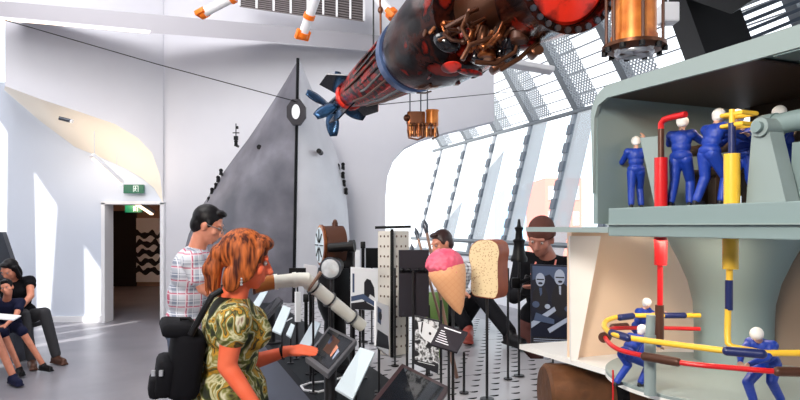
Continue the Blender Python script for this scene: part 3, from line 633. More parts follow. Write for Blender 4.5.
# raised patches; the red ones colour in reflections on the shell
for D, a, s, m_ in ((3.78, -1.15, (.10, .05, .012), 'red_hot'), (3.74, -1.5, (.05, .09, .014), 'torp_red'), (4.3, -2.9, (.06, .05, .02), 'red_hot'), (3.95, -2.3, (.10, .09, .02), 'black_gloss')):
    q = TX(D)+(sideT*math.cos(a)+UP*math.sin(a))*.325; n_ = (sideT*math.cos(a)+UP*math.sin(a)); b = MB(); Rm = Matrix((ax, ax.cross(n_), n_)).transposed(); b.ell(q, s, Rm); b.build('shell_patch', M[m_], t)
for k in range(14):     # long looms of pipes on the tail
    a = -2.9+k*.24; d0, d1 = 5.45-random.random()*.25, 4.75-random.random()*.1; e = (sideT*math.cos(a)+UP*math.sin(a)); e2 = (sideT*math.cos(a+.15)+UP*math.sin(a+.15))
    b = MB(); b.tube([TX(d0)+e*.175, TX((d0+d1)/2)+e*.225, TX(d1-.15)+e2*.26], .009+.006*random.random(), 8); b.build('conduit', M[('black_gloss', 'torp_red', 'copper_dark')[k % 3]], t)
# engine piping between shells
for k in range(26):
    a = -2.8+random.random()*2.6; D = 3.42+random.random()*.42; e = (sideT*math.cos(a)+UP*math.sin(a)); q = TX(D)+e*(.22+.06*random.random())
    l = .05+.09*random.random(); dr = (ax*random.uniform(-1, 1)+UP*random.uniform(-.6, .6)+sideT*random.uniform(-1, 1)).normalized()
    b = MB(); p1 = q+dr*l; p2 = p1+(e*-.1+ax*random.uniform(-.08, .08)); b.tube([q-e*.1, q, q+dr*l*.5+e*.02, p1, p2], .008+.010*random.random(), 8); b.ell(q, .02, None, 8)
    b.build('engine_pipe', M[('copper', 'copper_dark', 'brown', 'copper')[k % 4]], t)
for (px, py, D, r, l, m_) in ((459, 14, 3.75, .042, .22, 'copper'), (472, 26, 3.7, .05, .05, 'copper'), (484, 20, 3.5, .035, .34, 'copper_dark'), (487, 50, 3.5, .055, .10, 'copper'), (500, 62, 3.55, .05, .06, 'copper_dark'), (450, 38, 3.7, .05, .05, 'black_gloss'), (510, 50, 3.4, .045, .12, 'black_gloss'), (520, 30, 3.3, .05, .14, 'brown')):
    q = P(px, py, D); b = MB(); dd = V((.08, .1, 1)).normalized(); b.lathe([(-l/2, r*.8), (-l/2+.01, r), (-l*.1, r), (-l*.1, r*1.2), (l*.1, r*1.2), (l*.1, r), (l/2-.01, r), (l/2, r*.7)], q, q+dd, 20); b.build('cylinder_block', M[m_], t)
b = MB(); q = P(447, 42, 3.62); b.ell(q, (.09, .05, .06), Matrix.Rotation(.5, 3, 'Y')); b.build('valve_cover', M['black_gloss'], t)
for k, (px, py, D, sx_, sz_) in enumerate(((508, 52, 3.5, .12, .10), (522, 40, 3.4, .10, .14), (498, 66, 3.55, .10, .05), (478, 58, 3.6, .08, .06), (466, 34, 3.65, .08, .10), (535, 52, 3.35, .07, .05))):
    b = MB(); b.box(P(px, py, D), (sx_, .12, sz_), Matrix.Rotation(.5+k, 3, 'Y'), .015); b.cyl(P(px, py, D)-V((0, .1, .02)), P(px, py, D)+V((.02, 0, .02)), .025, None, 12); b.build('gear_housing', M[('black_gloss', 'torp_red', 'copper_dark')[k % 3]], t)
for k in range(9):
    a = -3.0+k*.22; e = (sideT*math.cos(a)+UP*math.sin(a)); e2 = (sideT*math.cos(a+.1)+UP*math.sin(a+.1)); dd = 4.5-.12*(k % 3)
    b = MB(); b.tube([TX(dd)+e*.295, TX(dd-.12)+e*.322, TX(dd-.25)+e2*.34], .006+.004*(k % 2), 8); b.build('conduit', M[('brown', 'copper_dark', 'torp_red')[k % 3]], t)
for pts in ([(462, 60), (470, 45), (490, 38), (505, 36), (512, 28)], [(475, 62), (495, 64), (515, 52), (518, 38)], [(500, 70), (520, 58), (540, 40)], [(470, 10), (462, 28), (468, 40)]):
    b = MB(); b.tube([P(x, y, 3.35) for x, y in pts], .014, 10); b.build('exhaust_pipe', M['copper_dark'], t)
# tail: propeller hub, blades, fins
hub = TX(6.05); b = MB(); b.lathe([(-.30, .02), (-.26, .055), (0, .07), (.32, .085)], hub, hub+ax); b.build('propeller_hub', M['black_gloss'], t)
b = MB(); ro = TX(5.72); b.tube([ro+(sideT*math.cos(a)+UP*math.sin(a))*.12 for a in [math.tau*k/20 for k in range(20)]], .028, 8, True); b.build('red_collar', M['red_hot'], t)
for (dD, n_, off) in ((6.22, 3, .45), (6.0, 3, 1.5)):
    for k in range(n_):
        a = off+math.tau*k/n_; e = (sideT*math.cos(a)+UP*math.sin(a)); tn = ax.cross(e); c0 = TX(dD); rows = []
        for j in range(7):
            u_ = j/6; r = .05+.25*u_; wd = .04+.07*math.sin(math.pi*min(1, u_*.8+.15)); tw = .9-.5*u_; wv = (tn*math.cos(tw)+ax*math.sin(tw))
            rows.append([c0+e*r+wv*wd*(v-.5)*1.3+ax*.012*math.sin(v*math.pi) for v in (0, .25, .5, .75, 1)])
        b = MB(); b.grid(rows); o = b.build('propeller_blade', M['blade'], t, angle=80); md = o.modifiers.new('s', 'SOLIDIFY'); md.thickness = .01
for k in range(4):
    a = .55+k*math.pi/2; e = (sideT*math.cos(a)+UP*math.sin(a)); tn = ax.cross(e); b = MB()
    b.prism([TX(5.85)+e*.07, TX(5.92)+e*.27, TX(5.65)+e*.30, TX(5.35)+e*.14], tn*.014); b.build('tail_fin', M['black_gloss'], t, smooth=False)
# hanger cables
for D in (5.2, 3.5):
    b = MB(); b.cyl(TX(D)+UP*.1, TX(D)+UP*3.3, .008, None, 6); b.build('hanging_cable', M['rod'], t)

# hanging copper engine
c = P(422, 124, 5.0)
t = thing('hanging_motor', 'small copper motor hanging on rods below the torpedo', 'motor', c-UP*.14)
b = MB(); b.cyl(c+V((.085, 0, -.02)), c+V((.085, 0, .105)), .052, None, 24); b.cyl(c+V((.085, 0, .105)), c+V((.085, 0, .115)), .056); b.build('cylinder', M['copper_can'], t)
b = MB(); b.box(c+V((-.05, 0, .01)), (.15, .14, .17), None, .012); b.box(c+V((0, 0, -.075)), (.24, .15, .06), None, .012); b.build('casing', M['copper'], t)
b = MB(); b.cyl(c+V((-.13, -.02, .03)), c+V((-.11, -.02, .03)), .035); b.ell(c+V((-.125, -.06, .04)), .03); b.build('flywheel', M['copper_dark'], t)
for k in range(7):
    b = MB(); x = -.10+.034*k; b.cyl(c+V((x, -.085, -.12)), c+V((x, -.085, -.01)), .012); b.ell(c+V((x, -.088, -.02)), .018, None, 10); b.build('fitting', M[('copper', 'copper_dark')[k % 2]], t)
b = MB(); b.tube([c+V((-.12, -.08, -.06)), c+V((-.11, -.1, -.13)), c+V((-.04, -.1, -.145)), c+V((.02, -.1, -.12))], .008); b.tube([c+V((.12, -.06, -.04)), c+V((.13, -.08, -.11)), c+V((.08, -.09, -.14))], .008); b.build('pipework', M['copper_dark'], t)
b = MB(); b.box(c+V((-.05, -.075, .03)), (.10, .01, .11)); b.build('side_plate', M['copper_dark'], t)
for x in (-.10, -.01, .045):
    b = MB(); b.cyl(c+V((x, 0, .09)), c+V((x, .0, .33)), .0055, None, 8); b.build('rod', M['steel'], t)
b = MB(); b.prism([c+V((-.12, -.04, .32)), c+V((.18, -.04, .31)), c+V((.10, .04, .34)), c+V((-.10, .04, .34))], (0, 0, .015)); b.build('mount_plate', M['copper_dark'], t, smooth=False)
# big copper can in the upper right
c = P(634, 20, 2.7)
t = thing('hanging_copper_can', 'large orange copper cylinder in a black cage hanging at the top', 'cylinder', c-UP*.145)
b = MB(); b.cyl(c-UP*.10, c+UP*.30, .095, None, 40); b.cyl(c-UP*.11, c-UP*.075, .101, None, 40); b.build('copper_body', M['copper_can'], t)
b = MB(); b.lathe([(0, .105), (.015, .138), (.03, .138), (.035, .115)], c-UP*.145, c, 40); b.build('base_ring', M['copper_dark'], t)
b = MB(); b.tube([c-UP*.1455+V((.075*math.cos(a), .075*math.sin(a), 0)) for a in [math.tau*k/24 for k in range(24)]], .012, 8, True)
for k in range(4): a = .4+k*math.pi/2; b.cyl(c-UP*.1458, c-UP*.1458+V((.105*math.cos(a), .105*math.sin(a), 0)), .012, None, 8)
b.build('bottom_spider', M['alu'], t)
for k in range(10):
    a = math.tau*k/10+.2; q = c+V((.127*math.cos(a), .127*math.sin(a), -.15)); b = MB(); b.cyl(q, q+UP*.02, .014, None, 8); b.build('bolt', M['black'], t)
for k in range(6):
    a = math.tau*k/6+.45; q = c+V((.122*math.cos(a), .122*math.sin(a), -.13)); b = MB(); b.cyl(q, q+UP*.46, .0075, None, 8); b.build('cage_rod', M['brown'], t)
b = MB(); b.cyl(c+UP*.1, c+UP*3, .01, None, 6); b.build('hanging_cable', M['rod'], t)

# ---------------------------------------------------------------- TABLE
TZ = .75
e0, e1 = V((-.396, 2.93, 0)), V((-.74, 3.80, 0)); ed = (e1-e0).normalized()
def edge(t, off=0): q = e0+ed*t; n_ = V((-ed.y, ed.x, 0))*-1; return q+n_*off
t = thing('display_table', 'long exhibition table with a slotted grey deck and dark edge ledge', 'table', (.1, 3.8, 0))
LW = .46
b = MB(); b.prism([edge(-1.7)+UP*TZ, edge(3.85)+UP*TZ, edge(3.85, LW)+UP*TZ, edge(-1.7, LW)+UP*TZ], (0, 0, -.05)); b.build('ledge', M['ledge'], t, smooth=False)
b = MB(); pl = [edge(-1.7, LW), edge(3.85, LW), V((.3, 6.6, 0)), V((.84, 5.3, 0)), V((.84, 3.86, 0)), V((1.7, 3.86, 0)), V((1.7, 1.5, 0))]
b.prism([p+UP*(TZ-.004) for p in pl], (0, 0, -.046)); b.build('slotted_deck', M['deck'], t, smooth=False)
b = MB(); b.prism([edge(-1.62, .08), edge(3.78, .08), edge(3.78, .13), edge(-1.62, .13)], (0, 0, TZ-.05)); b.build('side_panel', M['table_side'], t, smooth=False)
b = MB(); b.prism([V((.78, 5.2, 0)), V((.78, 3.8, 0)), V((.74, 3.8, 0)), V((.74, 5.2, 0))], (0, 0, TZ-.05)); b.prism([V((.78, 3.8, 0)), V((1.66, 3.8, 0)), V((1.66, 3.76, 0)), V((.78, 3.76, 0))], (0, 0, TZ-.05)); b.build('rear_panel', M['table_side'], t, smooth=False)

def stand(b, q, top, r=.006, foot=.022):
    b.cyl(V((q.x, q.y, TZ)), V((q.x, q.y, top)), r, None, 8); b.cyl(V((q.x, q.y, TZ)), V((q.x, q.y, TZ+.006)), foot, None, 16)
def quad_panel(px, D0, D1, th=.012):
    """px: 4 pixel corners tl,tr,br,bl; depth D0 for left/top..., returned as 3D corners"""
    return [P(x, y, d) for (x, y), d in zip(px, D0)]
def board(name, label, cat, corners, m_, th=.014, group=None, legs=True, frame_m=None):
    """free-standing tilted board from four 3D corners (tl,tr,br,bl)"""
    c = sum(corners, V())/4; n_ = (corners[1]-corners[0]).cross(corners[3]-corners[0]).normalized()
    if n_.y < 0: n_ = -n_      # points away from camera
    t = thing(name, label, cat, (c.x, c.y, TZ), 0, group)
    b = MB(); b.prism(corners, n_*th); b.build('panel', m_, t, smooth=False, bev=.002)
    if legs:
        b = MB(); q = c+n_*(th+.01); b.cyl(V((q.x, q.y, TZ)), q, .006, None, 8); b.cyl(V((q.x, q.y, TZ)), V((q.x, q.y, TZ+.006)), .022, None, 16); b.build('stand', M['rod'], t)
    return t, c, n_
def grow(cs, k):
    c = sum(cs, V())/4; return [c+(p-c)*k for p in cs]
# tilted screens
def screen_unit(label, px, D, fm, content=0, th=.028):
    cs = [P(x, y, d) for (x, y), d in zip(px, D)]
    c = sum(cs, V())/4; n_ = (cs[1]-cs[0]).cross(cs[3]-cs[0]).normalized()
    if n_.z > 0: n_ = -n_
    t = thing('touch_screen', label, 'screen', (c.x, c.y, TZ), 0, None)
    b = MB(); b.prism(cs, n_*th); b.build('housing', fm, t, smooth=False, bev=.004)
    s_ = grow(cs, .83); b = MB(); b.prism([p-n_*.003 for p in s_], n_*.004); sc_ = b.build('display', M['screen'], t, smooth=False)
    ex, ey = (cs[1]-cs[0]), (cs[3]-cs[0])
    def at(u_, v_): return cs[0]+ex*u_+ey*v_-n_*.0045
    if content == 1:   # blurry photo on the display
        for (u_, v_, w_, h_, m_) in ((.45, .45, .3, .5, 'brown'), (.62, .55, .10, .35, 'skin'), (.35, .35, .12, .25, 'photo_mid'), (.72, .60, .08, .3, 'photo_light')):
            b = MB(); b.prism([at(u_-w_/2, v_-h_/2), at(u_+w_/2, v_-h_/2+.05), at(u_+w_/2-.03, v_+h_/2), at(u_-w_/2+.02, v_+h_/2-.04)], -n_*.0006); b.build('picture_patch', M[m_], sc_, smooth=False)
    if content == 2:   # loops of white glyph lines
        for (u_, v_) in ((.35, .30), (.50, .38), (.42, .55), (.60, .60), (.66, .42), (.30, .72)):
            b = MB(); b.tube([at(u_+.045*math.cos(a), v_+.07*math.sin(a)) for a in [math.tau*k/12 for k in range(12)]], .0018, 6, True); b.build('screen_symbol', M['photo_light'], sc_)
        for v_ in (.82, .88): b = MB(); b.prism([at(.15, v_), at(.5, v_), at(.5, v_+.02), at(.15, v_+.02)], -n_*.0006); b.build('screen_text', M['photo_light'], sc_, smooth=False)
    b = MB(); q = c+n_*th; b.cyl(V((q.x, q.y, TZ)), q, .03, None, 16); b.cyl(V((q.x, q.y, TZ)), V((q.x, q.y, TZ+.012)), .07, None, 24); b.build('foot', M['rod'], t)
    return t
screen_unit('black framed tilted touch screen under the fingertips of the woman', [(329, 326), (357, 340), (328, 374), (305, 357)], (3.05, 2.9, 2.6, 2.75), M['frame_grey'], 1)
screen_unit('brown framed tilted touch screen nearest the camera at the bottom', [(402, 363), (450, 387), (424, 430), (366, 408)], (2.75, 2.65, 2.25, 2.35), M['frame_brown'], 2)
screen_unit('small tilted screen at the far end of the ledge', [(278, 296), (283, 300), (264, 320), (258, 314)], (4.6, 4.5, 4.1, 4.2), M['dark_panel'], 0, .03)
for lab, px, D in (('pale blue tilted info board right of the screen being touched', [(360, 347), (375, 352), (353, 399), (335, 388)], (2.7, 2.68, 2.45, 2.47)),
                   ('pale blue tilted info board directly behind the screen being touched', [(313, 320), (321, 323), (308, 351), (297, 348)], (3.35, 3.33, 3.15, 3.17)),
                   ('pale tilted info board between the far screen and small tag', [(283, 305), (291, 308), (281, 334), (272, 330)], (3.95, 3.93, 3.7, 3.72)),
                   ('pale tilted info board beside the woman, left of the far screen', [(263, 288), (268, 291), (256, 312), (250, 308)], (4.7, 4.68, 4.4, 4.42)),
                   ('tiny pale tag on the ledge before the narrow photo strip', [(291, 323), (295, 325), (291, 337), (286, 334)], (3.75, 3.74, 3.65, 3.66))):
    board('info_board', lab, 'sign', [P(x, y, d) for (x, y), d in zip(px, D)], M['panel_blue'])
b = MB(); pts = [(349, 371), (335, 376), (318, 380), (304, 378), (301, 374), (310, 371), (330, 369), (348, 364)]
b.tube([Pz(x, y+12, TZ+.006) for x, y in pts], .006, 8); o = b.build('cable', M['white'], smooth=True); tag(o, 'white cable looped on the ledge below the touched screen', 'cable')
b = MB(); b.tube([Pz(x, y, TZ+.006) for x, y in ((262, 340), (264, 328), (272, 322), (285, 322), (292, 318))], .006, 8); o = b.build('cable', M['white']); tag(o, 'white cable lying near the pale boards at the far ledge', 'cable')

# angled voice pipe
t = thing('bent_pipe', 'white elbowed pipe with copper mouthpiece beside the woman\'s face', 'pipe', V((P(322, 0, 3.1).x, 3.1, TZ)))
a0, a1, a2, a3 = P(252, 285, 2.95), P(274, 282, 2.98), P(304, 279, 3.02), P(362, 326, 3.25)
b = MB(); b.lathe([(0, .043), (.004, .046), (.10, .037), (.112, .037)], a0, a1); b.build('mouthpiece', M['pipe_copper'], t)
b = MB(); b.lathe([(0, .049), (.012, .049), (.013, .044)], a0, a1); b.build('mouth_ring', M['brown'], t)
el = [a1, a1.lerp(a2, .5), a1.lerp(a2, .85), a2+V((.01, 0, -.002)), a2.lerp(a3, .08), a2.lerp(a3, .3), a2.lerp(a3, .7), a3]
b = MB(); b.tube(el, [.033, .034, .035, .037, .037, .035, .034, .033], 24); b.build('tube', M['pipe_white'], t)
for k, (p0, p1) in enumerate(((a1, a1.lerp(a2, .12)), (a1.lerp(a2, .62), a1.lerp(a2, .75)))): b = MB(); b.cyl(p0, p1, .039, None, 24); b.build('collar', M['pipe_white'], t)
for k in (.15, .42, .8):
    q = a2.lerp(a3, k); dd = (a3-a2).normalized(); b = MB(); x_ = dd.orthogonal().normalized(); y_ = dd.cross(x_)
    b.tube([q+(x_*math.cos(a)+y_*math.sin(a))*.040 for a in [math.tau*j/16 for j in range(16)]], .005, 8, True); b.cyl(q-UP*.03, V((q.x, q.y, TZ)), .006, None, 8); b.cyl(V((q.x, q.y, TZ)), V((q.x, q.y, TZ+.006)), .025); b.build('clamp_stand', M['rod'], t)
b = MB(); b.cyl(P(308, 291, 3.0), P(321, 272, 3.0), .006, .01); b.build('brass_lever', M['bronze_rod'], t)

# ship's telegraph instrument with drum
t = thing('ship_telegraph', 'brown round drum instrument with dial on a black column', 'instrument', V((P(335, 0, 3.6).x, 3.6, TZ)))
q = P(335, 245, 3.6); fd = V((-.93, -.36, 0)).normalized(); c1 = q+fd*.075; c2 = q-fd*.045
b = MB(); b.cyl(c2, c1, .115, None, 40); b.build('drum', M['brown'], t)
b = MB(); b.lathe([(0, .112), (.004, .122), (.016, .122), (.02, .108)], c1, c1+fd, 40); b.build('dial_ring', M['copper'], t)
b = MB(); b.cyl(c1+fd*.01, c1+fd*.021, .106, None, 40); dl = b.build('dial', M['panel_blue'], t)
b = MB(); sx = fd.cross(UP)
for k in range(8): a = k*math.pi/4; e = sx*math.cos(a)+UP*math.sin(a); b.cyl(c1+fd*.024+e*.02, c1+fd*.024+e*.095, .003, None, 6)
b.build('dial_marks', M['black'], dl)
b = MB(); b.cyl(q+UP*.11, q+UP*.135, .018); b.ell(q+UP*.14, .014); b.build('top_knob', M['brown'], t)
b = MB(); b.cyl(q-sx*.16-UP*.02, q+sx*.02-UP*.02+fd*.09, .008); b.ell(q-sx*.16-UP*.02, .018); b.build('handle', M['brown'], t)
b = MB(); b.lathe([(0, .15), (.02, .15), (.03, .09), (.1, .07), (.28, .065), (.36, .10), (.5, .12), (.60, .10)], V((q.x, q.y, TZ)), V((q.x, q.y, TZ+1))); b.build('column', M['black'], t)
b = MB(); b.box(P(342, 266, 3.62), (.15, .14, .24), None, .02); b.build('gear_case', M['black'], t)
# search lamp
t = thing('signal_lamp', 'round silver faced signal lamp clamped in front of the brown drum', 'lamp', P(331, 285, 3.35))
q = P(331, 268, 3.35); fl = V((-.25, -1, -.12)).normalized()
b = MB(); b.lathe([(-.12, .015), (-.09, .045), (-.02, .056), (0, .058)], q, q+fl, 32); b.build('lamp_body', M['black'], t)
b = MB(); b.lathe([(-.006, .057), (0, .063), (.012, .063), (.014, .053)], q, q+fl, 32); b.build('rim', M['steel'], t)
b = MB(); b.lathe([(0, .056), (.016, .052), (.022, .03), (.025, .002)], q, q+fl, 32); b.build('lens', M['glass_lamp'], t)
b = MB(); b.cyl(q+V((-.02, .06, .11)), q+V((.10, .04, .12)), .026, None, 20); b.cyl(q+V((.10, .04, .12)), q+V((.13, .035, .122)), .034, None, 20); b.build('sight_tube', M['black'], t)
b = MB(); b.cyl(q+V((0, .05, -.03)), V((q.x, q.y+.05, TZ)), .012); b.cyl(V((q.x, q.y+.05, TZ)), V((q.x, q.y+.05, TZ+.01)), .05); b.build('stand', M['rod'], t)

# cream punched cabinet boards with dark post
t = thing('perforated_tower', 'tall cream board tower with rows of dark holes and black top', 'display tower', V((P(393, 0, 4.0).x, 4.0, TZ)))
for (x0, x1, dn, k) in ((378, 391, (3.98, 3.92), 0), (393, 409, (3.92, 4.0), 1)):
    tl, tr = P(x0, 231, dn[0]), P(x1, 231, dn[1]); n_ = (tr-tl).cross(UP).normalized()
    bl, br = V((tl.x, tl.y, TZ)), V((tr.x, tr.y, TZ))
    if n_.y < 0: n_ = -n_
    b = MB(); b.prism([tl, tr, br, bl], n_*.06); nf = len(b.b.faces); H_ = tl.z-TZ
    for r_ in range(12):
        for c_ in range(3):
            u_ = .22+.28*c_; q = tl.lerp(tr, u_)-UP*(.035+r_*H_/12.4); b.ell(q, (.006, .004, .008), None, 8)
    pn = b.build('cream_board', M['cabinet_cream'], t, smooth=False); pn.data.materials.append(M['dot'])
    for p_ in list(pn.data.polygons)[nf:]: p_.material_index = 1
tl, tr = P(375, 229, 3.97), P(411, 228, 3.97); b = MB(); b.prism([tl, tr, tr+V((0, .07, 0)), tl+V((0, .07, 0))], (0, 0, .018)); b.build('top_bar', M['black'], t, smooth=False)
q = P(392, 229, 3.90); b = MB(); b.box(V((q.x, q.y, (q.z+TZ)/2)), (.022, .03, q.z-TZ)); b.build('corner_post', M['black'], t, smooth=False)

# dark upright panels
def upright(name, label, cat, x0, x1, y0, y1, D, m_, brackets=False, tilt=0, th=.02):
    cs = [P(x0, y0, D), P(x1, y0+tilt, D+.02), P(x1, y1+tilt, D+.02), P(x0, y1, D)]
    return board(name, label, cat, cs, m_, th)
t, c, n_ = upright('display_board', 'dark charcoal board on a stand between cream tower and cone', 'board', 399, 429, 250, 317, 3.15, M['dark_panel'])
for x, y in ((402, 270), (409, 270), (418, 270), (424, 270)):
    b = MB(); q = P(x, y, 3.14); b.ell(q, (.012, .012, .011)); b.build('clip', M['black'], t)
b = MB(); b.cyl(P(399, 271, 3.14), P(427, 271, 3.16), .006, None, 8); b.build('cross_bar', M['black'], t)
b = MB(); q = P(413, 270, 3.13); b.cyl(q, V((q.x, q.y, TZ)), .006, None, 8); b.cyl(V((q.x, q.y, TZ)), V((q.x, q.y, TZ+.006)), .022); b.build('support_rod', M['rod'], t)
upright('display_board', 'small black board on a stand directly left of cream tower', 'board', 366, 379, 248, 268, 4.3, M['black'])
upright('display_board', 'small black board half hidden left of the brown drum', 'board', 289, 306, 268, 286, 4.2, M['black'])
upright('display_board', 'tall pale board with slot left of the brown drum', 'board', 304, 317, 264, 300, 4.5, M['hull_light'], tilt=2)
upright('display_board', 'white board standing behind the brown drum on the right', 'board', 350, 360, 250, 300, 4.6, M['photo_white'])
upright('display_board', 'grey upright strip board behind the bent pipe', 'board', 296, 301, 292, 322, 3.8, M['photo_white'])
# photo boards
def photo_board(label, px, D, bgm, shapes, name='photo_board', th=.012):
    cs = [P(x, y, d) for (x, y), d in zip(px, D)]
    t, c, n_ = board(name, label, 'photo board', cs, bgm, th)
    ex, ey = cs[1]-cs[0], cs[3]-cs[0]
    def at(u_, v_, k=1): return cs[0]+ex*u_+ey*v_-n_*.0012*k
    for k, (m_, poly) in enumerate(shapes):
        b = MB(); b.prism([at(u_, v_, 1+k*.35) for u_, v_ in poly], n_*.0005); b.build('picture_shape', M[m_], t, smooth=False)
    return t
def elp(cx, cy, rx, ry, n=14): return [(cx+rx*math.cos(math.tau*k/n), cy+ry*math.sin(math.tau*k/n)) for k in range(n)]
def rc(x0, y0, x1, y1): return [(x0, y0), (x1, y0), (x1, y1), (x0, y1)]
photo_board('white photo board with a dark arched doorway picture, right of the drum', [(351, 267), (378, 269), (378, 311), (351, 309)], (3.3, 3.35, 3.35, 3.3), M['photo_white'],
    [('photo_black', [(.48, .95), (.48, .35), (.58, .25), (.72, .28), (.85, .45), (.88, .70), (.7, .62)]), ('photo_mid', [(0, .70), (.45, .62), (1, .85), (1, .95), (.4, .75), (0, .82)]), ('photo_black', [(.0, .86), (.5, .80), (1, .97), (1, 1), (0, 1)]), ('photo_mid', rc(.05, .15, .12, .6))])
photo_board('narrow black and white photo strip below the arched doorway picture', [(376, 301), (389, 306), (389, 356), (376, 346)], (2.95, 3.05, 3.05, 2.95), M['photo_white'],
    [('photo_black', [(.1, .62), (.9, .70), (1, 1), (0, 1)]), ('photo_mid', [(.1, .1), (.4, .15), (.35, .5), (.1, .45)]), ('photo_black', elp(.3, .3, .12, .1))])
photo_board('black photo board with white figure drawing under the charcoal board', [(414, 315), (440, 321), (438, 374), (414, 364)], (2.8, 2.78, 2.78, 2.8), M['photo_black'],
    [('photo_print', rc(.04, .03, .96, .9)), ('photo_white', [(.15, .12), (.4, .08), (.9, .2), (.9, .38), (.75, .5), (.4, .45), (.2, .35)]), ('photo_black', [(.3, .1), (.36, .1), (.30, .35), (.26, .3)]), ('photo_black', elp(.62, .30, .05, .03)), ('photo_white', rc(.15, .92, .8, .93))])
photo_board('large navy photo board of two men at machinery in front of the capped man', [(531, 264), (577, 266), (577, 350), (531, 344)], (3.3, 3.3, 3.3, 3.3), M['photo_navy'],
    [('photo_mid', [(.03, .02), (.97, .02), (.97, .2), (.75, .32), (.4, .12), (.03, .2)]), ('photo_black', elp(.2, .42, .17, .16)), ('photo_black', elp(.66, .44, .22, .22)), ('photo_light', elp(.20, .19, .10, .085)), ('photo_light', elp(.62, .15, .115, .10)), ('photo_black', rc(.12, .18, .28, .195)), ('photo_black', rc(.53, .145, .72, .16)), ('photo_navy', elp(.2, .235, .05, .015)), ('photo_navy', elp(.63, .205, .05, .015)), ('photo_mid', [(.17, .29), (.23, .29), (.24, .36), (.2, .40)]), ('photo_light', [(.60, .26), (.65, .26), (.645, .37), (.61, .36)]), ('photo_mid', elp(.10, .50, .08, .04)), ('photo_mid', elp(.82, .54, .10, .04)),
     ('photo_light', [(.0, .72), (.5, .52), (.54, .57), (.0, .80)]), ('photo_light', [(.35, .80), (.85, .62), (.9, .66), (.4, .85)]), ('photo_mid', [(.1, .60), (.5, .68), (.5, .74), (.05, .70)]), ('photo_black', rc(0, .9, 1, 1)), ('photo_light', rc(.05, .925, .85, .932)), ('photo_light', rc(.05, .95, .80, .957)), ('photo_light', elp(.35, .52, .06, .03))])
photo_board('small dark caption label with white text lines on a thin rod', [(441, 323), (468, 332), (457, 352), (430, 344)], (2.65, 2.6, 2.5, 2.55), M['dark_panel'],
    [('photo_white', rc(.18, .12, .80, .17))]+[('photo_white', rc(.12, .30+.10*k, .86-.05*(k % 2), .335+.10*k)) for k in range(6)], name='caption_label')
# three long rods / spears
for lab, a_, b_, r in (('longest bronze spear-like rod leaning across beside the pink cone', P(424, 219, 3.4), Pz(457, 378, TZ), .0105),
                       ('second bronze rod leaning left of the longest one', P(415, 227, 3.7), P(446, 340, 3.5), .0095),
                       ('shortest bronze rod tip showing above the charcoal board', P(411, 243, 3.9), P(428, 330, 3.7), .0085)):
    if b_.z > TZ: b_ = b_+(b_-a_)*((b_.z-TZ)/(a_.z-b_.z))
    t = thing('long_rod', lab, 'rod', b_, 0, None); dd = (b_-a_).normalized()
    b = MB(); b.cyl(a_+dd*.07, b_, r*.8, r, 12); b.build('shaft', M['bronze_rod'], t)
    b = MB(); b.lathe([(0, .001), (.035, r*1.6), (.07, r*1.1), (.08, r)], a_, b_, 12); b.build('tip', M['steel'], t)

# ice cream cone
def on_rod(root, x, y, D, r=.007):
    q = P(x, y, D); b = MB(); stand(b, q, q.z, r, .035); b.build('support_rod', M['rod'], root)
D = 2.75; q0 = P(446, 262, D)
t = thing('ice_cream_cone', 'giant pink ice cream cone sculpture mounted on a thin rod', 'ice cream', V((P(448, 0, D).x, D, TZ)))
axis = (P(460, 313, D)-P(445, 268, D)); b = MB()
b.lathe([(0, .058), (.004, .082), (.02, .088), (.06, .080), (.14, .053), (.2, .026), (.232, .004)], P(445.5, 266, D), P(460, 313, D), 40); b.build('wafer_cone', M['cone'], t)
b = MB(); ctr = P(445, 264, D); b.ell(ctr, (.087, .083, .072))
for k in range(30):
    a = math.tau*k/30; b.ell(ctr+V((.076*math.cos(a), .074*math.sin(a), -.018-.012*math.cos(a)+random.uniform(-.008, .008))), random.uniform(.012, .017), None, 10)
for k in range(40):
    a = random.random()*math.tau; e = random.random()*1.3; b.ell(ctr+V((.078*math.cos(a)*math.cos(e), .075*math.sin(a)*math.cos(e), .064*math.sin(e))), .012, None, 8)
b.remesh(.004, 1).build('pink_scoop', M['pink'], t)
on_rod(t, 453, 290, D+.05)
# bread
D = 2.9
t = thing('bread_slice', 'giant slice of white bread with brown crust mounted on a rod', 'bread', V((P(486, 0, D).x, D, TZ)))
out = [(471, 296), (472, 268), (469, 258), (471, 246), (478, 240), (490, 239), (497, 243), (499, 252), (497, 262), (498, 299), (484, 298)]
fpts = [P(x, y, D) for x, y in out]; cc = sum(fpts, V())/len(fpts); exv = V((.062, .085, 0))
fpts = [V((p.x, D-(p.x-cc.x)*.35, p.z)) for p in fpts]
def smooth_poly(p, it=2):
    for _ in range(it):
        o_ = []
        for i in range(len(p)): a, c_ = p[i], p[(i+1) % len(p)]; o_ += [a.lerp(c_, .2), a.lerp(c_, .8)]
        p = o_
    return p
fpts = smooth_poly(fpts)
b = MB(); b.prism(fpts, exv); b.build('crust', M['crust'], t, angle=50)
b = MB(); c3 = sum(fpts, V())/len(fpts); nb = V((-.30, -.95, 0)).normalized(); b.prism([c3+(p-c3)*.97+nb*.004 for p in fpts], -nb*.02); b.build('crumb_face', M['bread'], t, smooth=False)
on_rod(t, 487, 298, D+.04)
